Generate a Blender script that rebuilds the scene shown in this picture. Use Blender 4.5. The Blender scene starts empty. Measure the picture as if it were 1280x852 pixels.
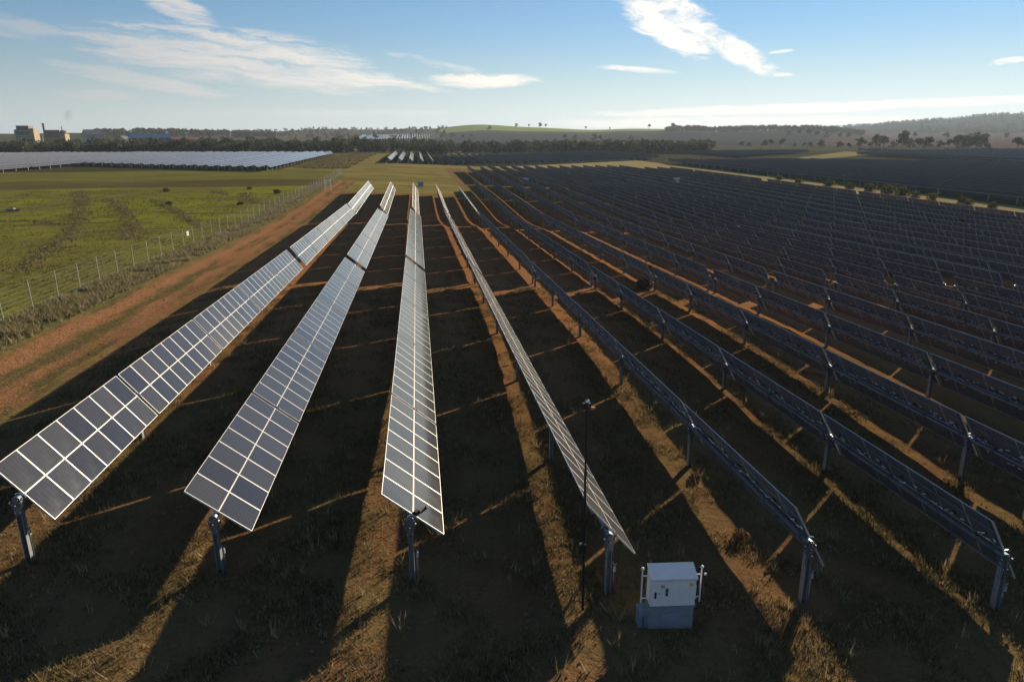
import bpy, math, random
import numpy as np
from mathutils import Matrix, Vector, Quaternion

random.seed(7)
rng = np.random.default_rng(7)
SC = bpy.context.scene
COL = SC.collection
R = math.radians

# ------------------------------------------------------------------ camera
CAM = Vector((0.6228, 0.0, 12.19))
PITCH, ROLL, YAW, FPX = 0.294, -0.004, 0.132, 853.1
_fw = Vector((math.sin(YAW) * math.cos(PITCH), math.cos(YAW) * math.cos(PITCH), -math.sin(PITCH)))
_rt = Vector((math.cos(YAW), -math.sin(YAW), 0))
_up = _rt.cross(_fw)
R2 = _rt * math.cos(ROLL) + _up * math.sin(ROLL)
U2 = -_rt * math.sin(ROLL) + _up * math.cos(ROLL)
cam_d = bpy.data.cameras.new('camera')
cam = bpy.data.objects.new('camera', cam_d)
COL.objects.link(cam)
cam.matrix_world = Matrix(((R2.x, U2.x, -_fw.x, CAM.x), (R2.y, U2.y, -_fw.y, CAM.y),
                           (R2.z, U2.z, -_fw.z, CAM.z), (0, 0, 0, 1)))
cam_d.sensor_width = 36
cam_d.lens = FPX / 1280 * 36
cam_d.shift_x = 1.5 / 1280
cam_d.clip_start = 0.1
cam_d.clip_end = 30000
SC.camera = cam

# ------------------------------------------------------------------ light
SUN_AZ, SUN_EL = 41.0, 15.3          # azimuth from +Y towards +X
EXPOSURE = 0.80
SKY_STRENGTH = 0.05
SUN_STRENGTH = 5.0
SC.view_settings.view_transform = 'Standard'
SC.view_settings.look = 'None'
SC.view_settings.gamma = 1
SC.view_settings.use_curve_mapping = False
SC.view_settings.exposure = EXPOSURE
SC.render.engine = 'CYCLES'
SC.cycles.max_bounces = 6
SC.cycles.diffuse_bounces = 2
SC.cycles.glossy_bounces = 3
SC.cycles.volume_bounces = 0
SC.cycles.use_denoising = True

sun_d = bpy.data.lights.new('sun', 'SUN')
sun_d.energy = SUN_STRENGTH
sun_d.angle = R(0.5)
sun_d.color = (1.0, 0.85, 0.64)
sun = bpy.data.objects.new('sun', sun_d)
COL.objects.link(sun)
_s = Vector((math.sin(R(SUN_AZ)) * math.cos(R(SUN_EL)), math.cos(R(SUN_AZ)) * math.cos(R(SUN_EL)), math.sin(R(SUN_EL))))
sun.rotation_euler = (-_s).to_track_quat('-Z', 'Y').to_euler()
sun.location = (60, 60, 60)


# ------------------------------------------------------------------ node helper
class NT:
    def __init__(self, tree):
        self.t = tree
        self.n = tree.nodes
        self.l = tree.links

    def new(self, typ, **kw):
        n = self.n.new(typ)
        for k, v in kw.items():
            setattr(n, k, v)
        return n

    def put(self, sock, v):
        if v is None:
            return
        if hasattr(v, 'is_output'):
            self.l.new(v, sock)
        else:
            sock.default_value = v

    def m(self, op, a, b=None, c=None, clamp=False):
        n = self.new('ShaderNodeMath', operation=op)
        n.use_clamp = clamp
        self.put(n.inputs[0], a); self.put(n.inputs[1], b); self.put(n.inputs[2], c)
        return n.outputs[0]

    def ss(self, v, a, b):
        n = self.new('ShaderNodeMapRange', interpolation_type='SMOOTHSTEP')
        self.put(n.inputs[0], v); n.inputs[1].default_value = a; n.inputs[2].default_value = b
        return n.outputs[0]

    def lin(self, v, a, b, c=0., d=1.):
        n = self.new('ShaderNodeMapRange')
        self.put(n.inputs[0], v)
        for i, x in enumerate((a, b, c, d)):
            n.inputs[1 + i].default_value = x
        return n.outputs[0]

    def band(self, v, a, b, w):
        return self.m('MULTIPLY', self.ss(v, a - w, a + w), self.m('SUBTRACT', 1.0, self.ss(v, b - w, b + w)))

    def mix(self, f, a, b, blend='MIX'):
        n = self.new('ShaderNodeMix', data_type='RGBA', blend_type=blend)
        self.put(n.inputs[0], f)
        for s, v in ((n.inputs[6], a), (n.inputs[7], b)):
            if isinstance(v, tuple):
                v = (*v, 1.0) if len(v) == 3 else v
            self.put(s, v)
        return n.outputs[2]

    def noise(self, vec, scale, detail=4, rough=0.55, dist=0.0, out='Fac'):
        n = self.new('ShaderNodeTexNoise')
        self.put(n.inputs['Vector'], vec)
        n.inputs['Scale'].default_value = scale
        n.inputs['Detail'].default_value = detail
        n.inputs['Roughness'].default_value = rough
        n.inputs['Distortion'].default_value = dist
        return n.outputs[0] if out == 'Fac' else n.outputs[1]

    def mapping(self, vec, loc=(0, 0, 0), rot=(0, 0, 0), scale=(1, 1, 1)):
        n = self.new('ShaderNodeMapping')
        self.put(n.inputs[0], vec)
        n.inputs[1].default_value = loc; n.inputs[2].default_value = rot; n.inputs[3].default_value = scale
        return n.outputs[0]

    def xyz(self, vec):
        n = self.new('ShaderNodeSeparateXYZ')
        self.put(n.inputs[0], vec)
        return n.outputs

    def comb(self, x, y, z):
        n = self.new('ShaderNodeCombineXYZ')
        self.put(n.inputs[0], x); self.put(n.inputs[1], y); self.put(n.inputs[2], z)
        return n.outputs[0]


def material(name, color=(0.5, 0.5, 0.5), rough=0.6, metal=0.0, spec=0.5):
    m = bpy.data.materials.new(name)
    m.use_nodes = True
    N = NT(m.node_tree)
    b = m.node_tree.nodes['Principled BSDF']
    b.inputs['Base Color'].default_value = (*color, 1)
    b.inputs['Roughness'].default_value = rough
    b.inputs['Metallic'].default_value = metal
    b.inputs['Specular IOR Level'].default_value = spec
    return m, N, b


def noisy(name, c1, c2, scale=3.0, rough=0.6, metal=0.0, detail=5, spec=0.5, coord='Object', r2=None):
    m, N, b = material(name, c1, rough, metal, spec)
    tc = N.new('ShaderNodeTexCoord').outputs[coord]
    f = N.noise(tc, scale, detail, 0.6)
    f = N.lin(f, 0.35, 0.65)
    N.put(b.inputs['Base Color'], N.mix(f, c1, c2))
    if r2 is not None:
        N.put(b.inputs['Roughness'], N.lin(f, 0, 1, rough, r2))
    return m


# ------------------------------------------------------------------ world: sky with thin cirrus
W = bpy.data.worlds.new('World')
SC.world = W
W.use_nodes = True
N = NT(W.node_tree)
bg = W.node_tree.nodes['Background']
sky = N.new('ShaderNodeTexSky', sky_type='NISHITA')
sky.sun_disc = False
sky.sun_elevation = R(SUN_EL)
sky.sun_rotation = R(SUN_AZ)
sky.altitude = 300
sky.air_density = 1.0
sky.dust_density = 0.0
sky.ozone_density = 1.6
g = N.new('ShaderNodeTexCoord').outputs['Generated']
x, y, z = N.xyz(g)
az = N.m('MULTIPLY', N.m('ARCTAN2', x, y), 180 / math.pi)
el = N.m('MULTIPLY', N.m('ARCSINE', z), 180 / math.pi)
# clouds live in (azimuth, elevation); each ellipse is a patch of cirrus torn by stretched noise
uv = N.comb(az, N.m('MULTIPLY', el, 3.2), 0.0)
warp = N.noise(uv, 0.22, 5, 0.6, out='Color')
wv = N.new('ShaderNodeVectorMath', operation='MULTIPLY_ADD')
N.put(wv.inputs[0], warp); wv.inputs[1].default_value = (5.0, 5.0, 0); N.put(wv.inputs[2], uv)
n1 = N.noise(N.mapping(N.mapping(wv.outputs[0], rot=(0, 0, R(17))), scale=(0.26, 1.0, 1)), 0.45, 10, 0.68)
n2 = N.noise(N.mapping(N.mapping(wv.outputs[0], rot=(0, 0, R(56))), scale=(0.36, 1.0, 1)), 0.42, 10, 0.7)


def cloud(az0, el0, ra, re, rot, gain, src):
    c, s = math.cos(R(rot)), math.sin(R(rot))
    da = N.m('SUBTRACT', az, az0); de = N.m('SUBTRACT', el, el0)
    u = N.m('DIVIDE', N.m('ADD', N.m('MULTIPLY', da, c), N.m('MULTIPLY', de, s)), ra)
    v = N.m('DIVIDE', N.m('SUBTRACT', N.m('MULTIPLY', de, c), N.m('MULTIPLY', da, s)), re)
    d2 = N.m('ADD', N.m('MULTIPLY', u, u), N.m('MULTIPLY', v, v))
    fall = N.m('SUBTRACT', 1.0, N.ss(d2, 0.0, 1.0))
    raw = N.m('ADD', N.m('MULTIPLY', fall, 1.15), N.m('MULTIPLY', N.m('SUBTRACT', src, 0.5), 3.8))
    return N.m('MULTIPLY', N.m('MULTIPLY', N.ss(raw, 0.25, 1.45), N.ss(fall, 0.0, 0.45)), gain)


clouds = None
for a in ((19.5, 8.2, 6.2, 2.5, -30, 1.0, n2), (24.6, 5.9, 4.5, 1.2, -27, 1.0, n2), (17.5, 4.7, 4.2, 0.34, -5, 0.8, n1),
          (-12.0, 5.2, 15.0, 2.7, -6, 0.88, n1), (-7.5, 4.2, 13.0, 0.8, -5, 0.9, n1), (5.5, 4.0, 6.0, 0.8, 0, 0.95, n1),
          (-19.5, 3.7, 7.5, 0.8, -9, 0.8, n1), (-16.5, 8.6, 4.5, 1.2, -26, 0.8, n1), (-22.0, 2.7, 3.5, 0.5, 0, 0.6, n1),
          (27.8, 5.7, 1.2, 0.22, 3, 0.9, n1), (28.0, 4.1, 1.1, 0.2, 0, 0.8, n1), (41.8, 4.4, 1.5, 0.3, 6, 0.85, n1),
          (-27.0, 6.8, 5.5, 1.0, -6, 0.45, n1), (2.0, 5.2, 5, 0.5, -10, 0.4, n1),
          (30.0, 1.75, 24, 0.5, 1.0, 0.95, n1), (38.0, 1.95, 14, 0.34, 1.6, 1.0, n1), (24.0, 0.8, 20, 0.6, 0, 0.85, n1),
          (-8, 1.6, 20, 0.35, 0, 0.3, n1)):
    c = cloud(*a)
    clouds = c if clouds is None else N.m('MAXIMUM', clouds, c)
# cloud brightness: sunlit ice, brighter towards the sun
sunv = N.new('ShaderNodeVectorMath', operation='DOT_PRODUCT')
N.put(sunv.inputs[0], g); sunv.inputs[1].default_value = tuple(_s)
glow = N.ss(sunv.outputs['Value'], 0.35, 1.0)
cc = N.mix(glow, (6.6, 6.4, 6.4), (15.0, 13.6, 11.8))
# pale, slightly milky air near the horizon instead of a yellow one
lum = N.new('ShaderNodeRGBToBW'); N.put(lum.inputs[0], sky.outputs[0])
pale = N.mix(1.0, N.comb(lum.outputs[0], lum.outputs[0], lum.outputs[0]), (0.97, 1.03, 1.06), 'MULTIPLY')
low = N.m('SUBTRACT', 1.0, N.ss(el, -1.0, 9.0))
skyc = N.mix(N.m('MULTIPLY', low, 0.8), N.mix(1.0, sky.outputs[0], (0.74, 0.95, 1.20), 'MULTIPLY'), pale)
base = N.mix(N.m('MULTIPLY', clouds, 1.0, clamp=True), skyc, cc)
N.put(bg.inputs[0], base)
bg.inputs[1].default_value = SKY_STRENGTH

# ------------------------------------------------------------------ terrain
LAT, SLOPE = -0.047, -0.026


def sclamp(x, a, b, w):
    sp = lambda t: w * np.logaddexp(0, t / w)
    return a + sp(x - a) - sp(x - b)


def sst(x, a, b):
    t = np.clip((x - a) / (b - a), 0, 1)
    return t * t * (3 - 2 * t)


def px_az(px):
    return YAW + math.atan((px - 638.5) / 853 * math.cos(PITCH))


def px_pos(px, d):
    a = px_az(px)
    return CAM.x + d * math.sin(a), d * math.cos(a)


RIDGES = [  # px window (fade in, full, full, fade out), distance, width, height
    (-600, -200, 240, 420, 1700, 420, 15), (250, 420, 560, 760, 2600, 700, 22),
    (480, 640, 800, 900, 2300, 700, 21), (800, 880, 1010, 1120, 1900, 420, 17),
    (850, 1080, 1250, 1500, 3900, 800, 32), (1020, 1290, 1900, 2300, 4600, 900, 64),
]


def zt(X, Y, rise=True):
    X = np.asarray(X, float); Y = np.asarray(Y, float)
    z = LAT * sclamp(X, -25., 50., 6.) + SLOPE * sclamp(Y, -200., 118., 5.) + .010 * (sclamp(Y, 118., 176., 5.) - 118)
    D = np.hypot(X, Y)
    A = np.arctan2(X - CAM.x, Y)
    z = z + 12 * sst(D, 900, 3200)
    for (a, b, c, d, r0, w, h) in RIDGES:
        a, b, c, d = (px_az(v) if abs(v) < 2000 else R(75) for v in (a, b, c, d))
        und = 1 + 0.05 * np.sin(A * 23 + r0) + 0.04 * np.sin(A * 61 + h)
        prof = np.where(D < r0, np.exp(-((D - r0) / w) ** 2), np.exp(-((D - r0) / (2.5 * w)) ** 2))
        z = z + h * und * sst(A, a, b) * (1 - sst(A, c, d)) * prof
    if rise:   # the soil lifts a little towards the tracker axes beyond the near posts
        z = z + 0.56 * sst(Y, 7, 46) * (1 - 0.8 * sst(Y, 108, 132)) * sst(X, -21, -13)
    # slight natural unevenness away from the arrays
    z = z + 0.12 * np.sin(X * 0.11 + 1) * np.sin(Y * 0.09) * sst(-X, 24, 40)
    z = z + 0.5 * np.sin(X * 0.013 + 2) * np.sin(Y * 0.011 + 1) * sst(D, 500, 900)
    return z


def gz(x, y):
    return float(zt(x, y))


def axis_z(x, y):
    return float(zt(x, y, False))


def graded(lo, hi, fine, step, growth):
    v = [0.0]
    while v[-1] < hi:
        v.append(v[-1] + (step if v[-1] < fine else max(step, (v[-1] - fine) * growth + step)))
    u = [0.0]
    while u[-1] > lo:
        u.append(u[-1] - (step if -u[-1] < fine else max(step, (-u[-1] - fine) * growth + step)))
    return np.array(sorted(set(u + v)))


def mesh_obj(name, V, F, mats, parent=None, smooth=False, midx=None, link=True):
    me = bpy.data.meshes.new(name)
    V = np.asarray(V, dtype=np.float32)
    if isinstance(F, np.ndarray):
        n, k = F.shape
        me.vertices.add(len(V)); me.vertices.foreach_set('co', V.ravel())
        me.loops.add(n * k); me.loops.foreach_set('vertex_index', F.ravel().astype(np.int32))
        me.polygons.add(n)
        me.polygons.foreach_set('loop_start', np.arange(0, n * k, k, dtype=np.int32))
        me.update(calc_edges=True)
    else:
        me.from_pydata(V.tolist(), [], F)
    for m in (mats if isinstance(mats, (list, tuple)) else [mats]):
        me.materials.append(m)
    if midx is not None:
        me.polygons.foreach_set('material_index', np.asarray(midx, dtype=np.int32))
    me.polygons.foreach_set('use_smooth', np.full(len(me.polygons), smooth, dtype=bool))
    me.update()
    if not link:
        return me
    o = bpy.data.objects.new(name, me)
    COL.objects.link(o)
    if parent is not None:
        o.parent = parent
    return o


def from_mesh(name, me, parent=None):
    o = bpy.data.objects.new(name, me)
    COL.objects.link(o)
    if parent is not None:
        o.parent = parent
    return o


def tag(o, label=None, cat=None, group=None, kind=None):
    if label: o['label'] = label
    if cat: o['category'] = cat
    if group: o['group'] = group
    if kind: o['kind'] = kind
    return o


def empty(name, loc, rot=(0, 0, 0)):
    o = bpy.data.objects.new(name, None)
    o.empty_display_size = 0.3
    COL.objects.link(o)
    o.location = loc
    o.rotation_euler = rot
    return o


class MB:
    """collects simple solids into one mesh"""
    def __init__(self):
        self.v, self.f, self.mi = [], [], []

    def add(self, vs, fs, mi=0):
        o = len(self.v)
        self.v += [tuple(p) for p in vs]
        self.f += [tuple(i + o for i in f) for f in fs]
        self.mi += [mi] * len(fs)
        return self

    def box(self, a, b, mi=0):
        x0, y0, z0 = a; x1, y1, z1 = b
        return self.add([(x0, y0, z0), (x1, y0, z0), (x1, y1, z0), (x0, y1, z0), (x0, y0, z1), (x1, y0, z1), (x1, y1, z1), (x0, y1, z1)],
                        [(0, 3, 2, 1), (4, 5, 6, 7), (0, 1, 5, 4), (1, 2, 6, 5), (2, 3, 7, 6), (3, 0, 4, 7)], mi)

    def cbox(self, c, s, mi=0):
        return self.box([c[i] - s[i] / 2 for i in range(3)], [c[i] + s[i] / 2 for i in range(3)], mi)

    def tube(self, p0, p1, r0, r1=None, n=8, mi=0, caps=True):
        r1 = r0 if r1 is None else r1
        p0, p1 = Vector(p0), Vector(p1)
        d = (p1 - p0).normalized()
        a = d.orthogonal().normalized(); b = d.cross(a)
        vs = []
        for p, r in ((p0, r0), (p1, r1)):
            for k in range(n):
                t = 2 * math.pi * (k + .5) / n
                vs.append(p + a * (r * math.cos(t)) + b * (r * math.sin(t)))
        fs = [(k, (k + 1) % n, n + (k + 1) % n, n + k) for k in range(n)]
        if caps:
            fs += [tuple(range(n - 1, -1, -1)), tuple(range(n, 2 * n))]
        return self.add(vs, fs, mi)

    def path(self, pts, r, n=6, mi=0):
        for p, q in zip(pts[:-1], pts[1:]):
            self.tube(p, q, r, n=n, mi=mi)
        return self

    def prism(self, poly, axis, lo, hi, mi=0):
        """poly: 2-D outline (ccw), extruded along an axis"""
        def P(u, v, w):
            return {'x': (w, u, v), 'y': (u, w, v), 'z': (u, v, w)}[axis]
        n = len(poly)
        vs = [P(u, v, lo) for u, v in poly] + [P(u, v, hi) for u, v in poly]
        fs = [tuple(range(n - 1, -1, -1)), tuple(range(n, 2 * n))] + [(k, (k + 1) % n, n + (k + 1) % n, n + k) for k in range(n)]
        return self.add(vs, fs, mi)

    def ball(self, c, r, mi=0, nu=10, nv=6, sz=1.0):
        vs, fs = [], []
        for j in range(nv + 1):
            t = math.pi * j / nv
            for i in range(nu):
                p = 2 * math.pi * i / nu
                vs.append((c[0] + r * math.sin(t) * math.cos(p), c[1] + r * math.sin(t) * math.sin(p), c[2] + r * sz * math.cos(t)))
        for j in range(nv):
            for i in range(nu):
                a, b = j * nu + i, j * nu + (i + 1) % nu
                fs.append((a, b, b + nu, a + nu)[::-1])
        return self.add(vs, fs, mi)

    def build(self, name, mats, parent=None, smooth=False, link=True):
        return mesh_obj(name, self.v, self.f, mats, parent, smooth, self.mi, link)


def ordinal(n):
    ones = ['', 'first', 'second', 'third', 'fourth', 'fifth', 'sixth', 'seventh', 'eighth', 'ninth', 'tenth', 'eleventh',
            'twelfth', 'thirteenth', 'fourteenth', 'fifteenth', 'sixteenth', 'seventeenth', 'eighteenth', 'nineteenth']
    tens = {2: 'twent', 3: 'thirt', 4: 'fort', 5: 'fift', 6: 'sixt', 7: 'sevent', 8: 'eight', 9: 'ninet'}
    if n >= 100:
        return 'hundred-and-' + ordinal(n - 100) if n > 100 else 'hundredth'
    if n < 20:
        return ones[n]
    t, u = divmod(n, 10)
    return tens[t] + ('ieth' if u == 0 else 'y-' + ones[u])


def project(P):
    d = Vector(P) - CAM
    zc = d.dot(_fw)
    if zc <= 0.5:
        return None
    return (638.5 + FPX * d.dot(R2) / zc, 426 - FPX * d.dot(U2) / zc)


def in_view(P, m=70):
    q = project(P)
    return q is not None and -m < q[0] < 1280 + m and -m < q[1] < 852 + m


# ------------------------------------------------------------------ ground material
gm, N, gb = material('ground_soil_and_grass', rough=1.0, spec=0.0)
P = N.new('ShaderNodeTexCoord').outputs['Object']
nA = N.noise(P, 0.035, 5, 0.6)
nB = N.noise(P, 0.22, 6, 0.62)
nC = N.noise(P, 1.6, 6, 0.65)
nD = N.noise(P, 9.0, 5, 0.7)
X0, Y0, Z0 = N.xyz(P)
Xw = N.m('ADD', X0, N.m('MULTIPLY', N.m('SUBTRACT', nB, 0.5), 5.0))
Xw2 = N.m('ADD', X0, N.m('ADD', N.m('MULTIPLY', N.m('SUBTRACT', nB, 0.5), 2.4), N.m('MULTIPLY', N.m('SUBTRACT', nC, 0.5), 1.4)))
Yw = N.m('ADD', Y0, N.m('MULTIPLY', N.m('SUBTRACT', nB, 0.5), 9.0))
b3 = N.lin(nB, 0.32, 0.68)
c3 = N.lin(nC, 0.32, 0.68)
d3 = N.lin(nD, 0.3, 0.7)
# soil between the trackers: brown earth with thatch near, redder farther along
far_red = N.ss(Y0, 22.0, 52.0)
soil = N.mix(far_red, (0.185, 0.098, 0.042), (0.37, 0.158, 0.064))
soil = N.mix(N.m('MULTIPLY', c3, 0.45), soil, (0.26, 0.155, 0.075))
soil = N.mix(N.m('MULTIPLY', N.ss(nD, 0.48, 0.72), 0.7), soil, (0.060, 0.042, 0.022))
thatch = N.m('MULTIPLY', N.ss(nB, 0.42, 0.62), N.m('SUBTRACT', 1.0, N.m('MULTIPLY', far_red, 0.75)))
soil = N.mix(N.m('MULTIPLY', thatch, 0.42), soil, N.mix(d3, (0.20, 0.165, 0.065), (0.105, 0.105, 0.035)))
streak = N.noise(N.mapping(P, scale=(1.0, 0.10, 1.0)), 1.1, 5, 0.6)
soil = N.mix(N.m('MULTIPLY', N.ss(streak, 0.5, 0.68), 0.35), soil, (0.11, 0.07, 0.04))
# olive grass between rows farther right and far
soil = N.mix(N.m('MULTIPLY', N.ss(Y0, 120, 200), 0.6), soil, (0.13, 0.115, 0.045))
# pasture
green = N.mix(c3, (0.165, 0.178, 0.018), (0.255, 0.245, 0.038))
bare = N.noise(P, 0.11, 7, 0.7, 0.6)
green = N.mix(N.m('MULTIPLY', N.ss(bare, 0.52, 0.62), 0.6), green, (0.105, 0.112, 0.022))
green = N.mix(N.m('MULTIPLY', N.ss(nA, 0.42, 0.58), 0.65), green, (0.150, 0.118, 0.046))
wave = N.noise(N.mapping(P, rot=(0, 0, R(24)), scale=(0.16, 0.8, 1)), 0.20, 5, 0.6)
green = N.mix(N.m('MULTIPLY', N.ss(wave, 0.55, 0.66), 0.75), green, (0.115, 0.082, 0.042))
green = N.mix(N.m('MULTIPLY', N.ss(nD, 0.55, 0.75), 0.5), green, (0.060, 0.075, 0.015))
meadow = N.mix(b3, (0.31, 0.235, 0.085), (0.225, 0.190, 0.055))
mow = N.noise(N.mapping(P, scale=(0.22, 1.0, 1.0)), 0.075, 7, 0.66, 0.8)
meadow = N.mix(N.m('MULTIPLY', N.ss(mow, 0.40, 0.66), 0.5), meadow, (0.155, 0.125, 0.050))
mpatch = N.noise(N.mapping(P, scale=(0.3, 1.0, 1.0)), 0.09, 8, 0.7, 0.8)
meadow = N.mix(N.m('MULTIPLY', N.ss(mpatch, 0.46, 0.6), 0.7), meadow, (0.125, 0.118, 0.032))
meadow = N.mix(N.m('MULTIPLY', N.ss(nC, 0.5, 0.7), 0.35), meadow, (0.12, 0.10, 0.035))
meadow = N.mix(N.m('MULTIPLY', N.ss(Xw, 15.0, 60.0), 0.75), meadow, N.mix(b3, (0.42, 0.32, 0.15), (0.32, 0.265, 0.10)))
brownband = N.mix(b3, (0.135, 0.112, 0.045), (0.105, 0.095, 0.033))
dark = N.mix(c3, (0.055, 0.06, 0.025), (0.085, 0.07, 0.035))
verge = N.mix(c3, (0.19, 0.165, 0.075), (0.115, 0.115, 0.035))
track = N.mix(c3, (0.34, 0.165, 0.075), (0.23, 0.108, 0.048))
track = N.mix(N.m('MULTIPLY', N.ss(nD, 0.45, 0.75), 0.4), track, (0.22, 0.11, 0.05))
tgrass = N.m('MULTIPLY', N.ss(N.noise(N.mapping(P, scale=(1, 0.16, 1)), 0.5, 6, 0.65), 0.44, 0.56), 0.9)
rut = N.m('MAXIMUM', N.band(Xw2, -23.4, -21.9, 0.5), N.m('MULTIPLY', N.band(Xw2, -20.6, -19.3, 0.5), 0.7))
tgrass = N.m('MULTIPLY', tgrass, N.m('SUBTRACT', 1.0, N.m('MULTIPLY', rut, 0.85)))
track = N.mix(N.m('MULTIPLY', N.m('MULTIPLY', rut, 0.6), N.ss(nC, 0.38, 0.6)), track, (0.43, 0.215, 0.10))
track = N.mix(tgrass, track, N.mix(d3, (0.125, 0.105, 0.045), (0.085, 0.085, 0.028)))
# far country: irregular paddocks
vor = N.new('ShaderNodeTexVoronoi')
N.put(vor.inputs['Vector'], N.mapping(P, rot=(0, 0, R(31)), scale=(0.0022, 0.0009, 0.0)))
vor.inputs['Scale'].default_value = 1.0
vc = N.xyz(vor.outputs['Color'])
farc = N.mix(N.ss(vc[0], 0.2, 0.8), (0.085, 0.090, 0.040), (0.125, 0.085, 0.060))
farc = N.mix(N.m('MULTIPLY', N.ss(vc[1], 0.62, 0.66), 0.7), farc, (0.16, 0.18, 0.05))
farc = N.mix(N.m('MULTIPLY', c3, 0.3), farc, (0.06, 0.06, 0.03))
# compose
col = meadow
inside = N.m('MULTIPLY', N.band(Xw2, -18.0, 118.5, 0.5), N.m('SUBTRACT', 1.0, N.ss(Yw, 330.0, 340.0)))
notpatch = N.m('SUBTRACT', 1.0, N.m('MULTIPLY', N.m('SUBTRACT', 1.0, N.ss(Xw2, 12.5, 14.0)), N.ss(N.m('ADD', Y0, N.m('MULTIPLY', N.m('SUBTRACT', nB, 0.5), 4.0)), 181.0, 182.5)))
col = N.mix(N.m('MULTIPLY', inside, notpatch), col, soil)
strip = N.mix(b3, (0.38, 0.29, 0.145), (0.25, 0.205, 0.085))
col = N.mix(N.m('MULTIPLY', N.band(Xw2, 117.0, 141.0, 0.8), N.m('SUBTRACT', 1.0, N.ss(Y0, 330, 350))), col, strip)
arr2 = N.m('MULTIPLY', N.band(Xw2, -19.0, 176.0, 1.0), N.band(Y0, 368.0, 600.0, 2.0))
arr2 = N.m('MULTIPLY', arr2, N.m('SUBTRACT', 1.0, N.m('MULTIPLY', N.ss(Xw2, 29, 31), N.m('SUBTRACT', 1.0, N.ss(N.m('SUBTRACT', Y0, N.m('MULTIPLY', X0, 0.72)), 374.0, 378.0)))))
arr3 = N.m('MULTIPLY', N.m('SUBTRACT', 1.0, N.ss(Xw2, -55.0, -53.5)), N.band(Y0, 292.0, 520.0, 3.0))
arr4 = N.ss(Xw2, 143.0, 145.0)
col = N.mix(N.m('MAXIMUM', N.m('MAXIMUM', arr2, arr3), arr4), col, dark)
past = N.m('SUBTRACT', 1.0, N.ss(Xw2, -28.6, -27.6))
patch = N.m('MULTIPLY', N.ss(N.noise(N.mapping(P, scale=(0.35, 1.0, 1.0)), 0.06, 8, 0.7, 0.8), 0.44, 0.6), 0.8)
pcol = N.mix(N.ss(Yw, 196.0, 204.0), green, N.mix(patch, brownband, (0.085, 0.070, 0.030)))
pcol = N.mix(N.ss(Yw, 222.0, 240.0), pcol, N.mix(patch, N.mix(b3, (0.185, 0.172, 0.038), (0.15, 0.150, 0.03)), (0.125, 0.100, 0.042)))
past = N.m('MULTIPLY', past, N.m('SUBTRACT', 1.0, N.ss(Y0, 284, 300)))
col = N.mix(past, col, pcol)
vg = N.m('MULTIPLY', N.band(Xw2, -28.6, -24.2, 0.7), N.m('SUBTRACT', 1.0, N.ss(Y0, 240, 270)))
col = N.mix(vg, col, verge)
tr = N.m('MULTIPLY', N.band(Xw2, -24.0, -18.2, 0.6), N.m('SUBTRACT', 1.0, N.ss(Y0, 214, 232)))
col = N.mix(tr, col, track)
D2 = N.m('ADD', N.m('MULTIPLY', X0, X0), N.m('MULTIPLY', Y0, Y0))
col = N.mix(N.ss(N.m('SQRT', D2), 730, 790), col, farc)
N.put(gb.inputs['Base Color'], col)
bump = N.new('ShaderNodeBump')
N.put(bump.inputs['Strength'], N.m('MULTIPLY', 0.9, N.m('SUBTRACT', 1.0, N.ss(N.m('SQRT', D2), 60.0, 260.0))))
bump.inputs['Distance'].default_value = 0.12
N.put(bump.inputs['Height'], N.m('ADD', N.m('MULTIPLY', nD, 0.5), nC))
N.put(gb.inputs['Normal'], bump.outputs[0])

gx = graded(-6000, 6500, 60, 0.9, 0.045)
gy = graded(-400, 7500, 140, 1.1, 0.035)
GX, GY = np.meshgrid(gx, gy)
GZ = zt(GX, GY)
near = (np.abs(GX) < 70) & (GY < 150) & (GY > -30)
GZ = GZ + near * rng.normal(0, 0.018, GZ.shape)
nx, ny = len(gx), len(gy)
idx = np.arange(nx * ny).reshape(ny, nx)
F = np.stack([idx[:-1, :-1], idx[:-1, 1:], idx[1:, 1:], idx[1:, :-1]], -1).reshape(-1, 4)
ground = mesh_obj('ground', np.stack([GX, GY, GZ], -1).reshape(-1, 3), F, gm, smooth=True)
tag(ground, 'brown soil, red track and green pasture of the solar farm, reaching the far hills', 'ground', kind='structure')


# far paddocks draped a little above the ground, each with its own crop
def crop(name, c1, c2, scale=0.02):
    return noisy(name, c1, c2, scale, rough=1.0, spec=0.0)


def drape(name, poly, mat, dz, res, label):
    """poly in (px-azimuth, distance) pairs turned to world metres, filled with a grid inside its bounding quad"""
    pts = [px_pos(p, d) for p, d in poly]
    (a, b, c, d) = [np.array(p) for p in pts]
    nu, nv = res
    V, F = [], []
    for j in range(nv + 1):
        t = j / nv
        for i in range(nu + 1):
            s = i / nu
            p = (a * (1 - s) + b * s) * (1 - t) + (d * (1 - s) + c * s) * t
            w = 0.03 * np.linalg.norm(b - a)
            edge = min(s, 1 - s, t, 1 - t)
            jit = rng.normal(0, 0.12, 2) * w * (edge < 1e-6)
            q = p + jit
            V.append((q[0], q[1], gz(q[0], q[1]) + dz))
    for j in range(nv):
        for i in range(nu):
            k = j * (nu + 1) + i
            F.append((k, k + 1, k + nu + 2, k + nu + 1))
    o = mesh_obj(name, V, F, mat, smooth=True)
    tag(o, label, 'paddock', kind='structure')
    return o


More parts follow.
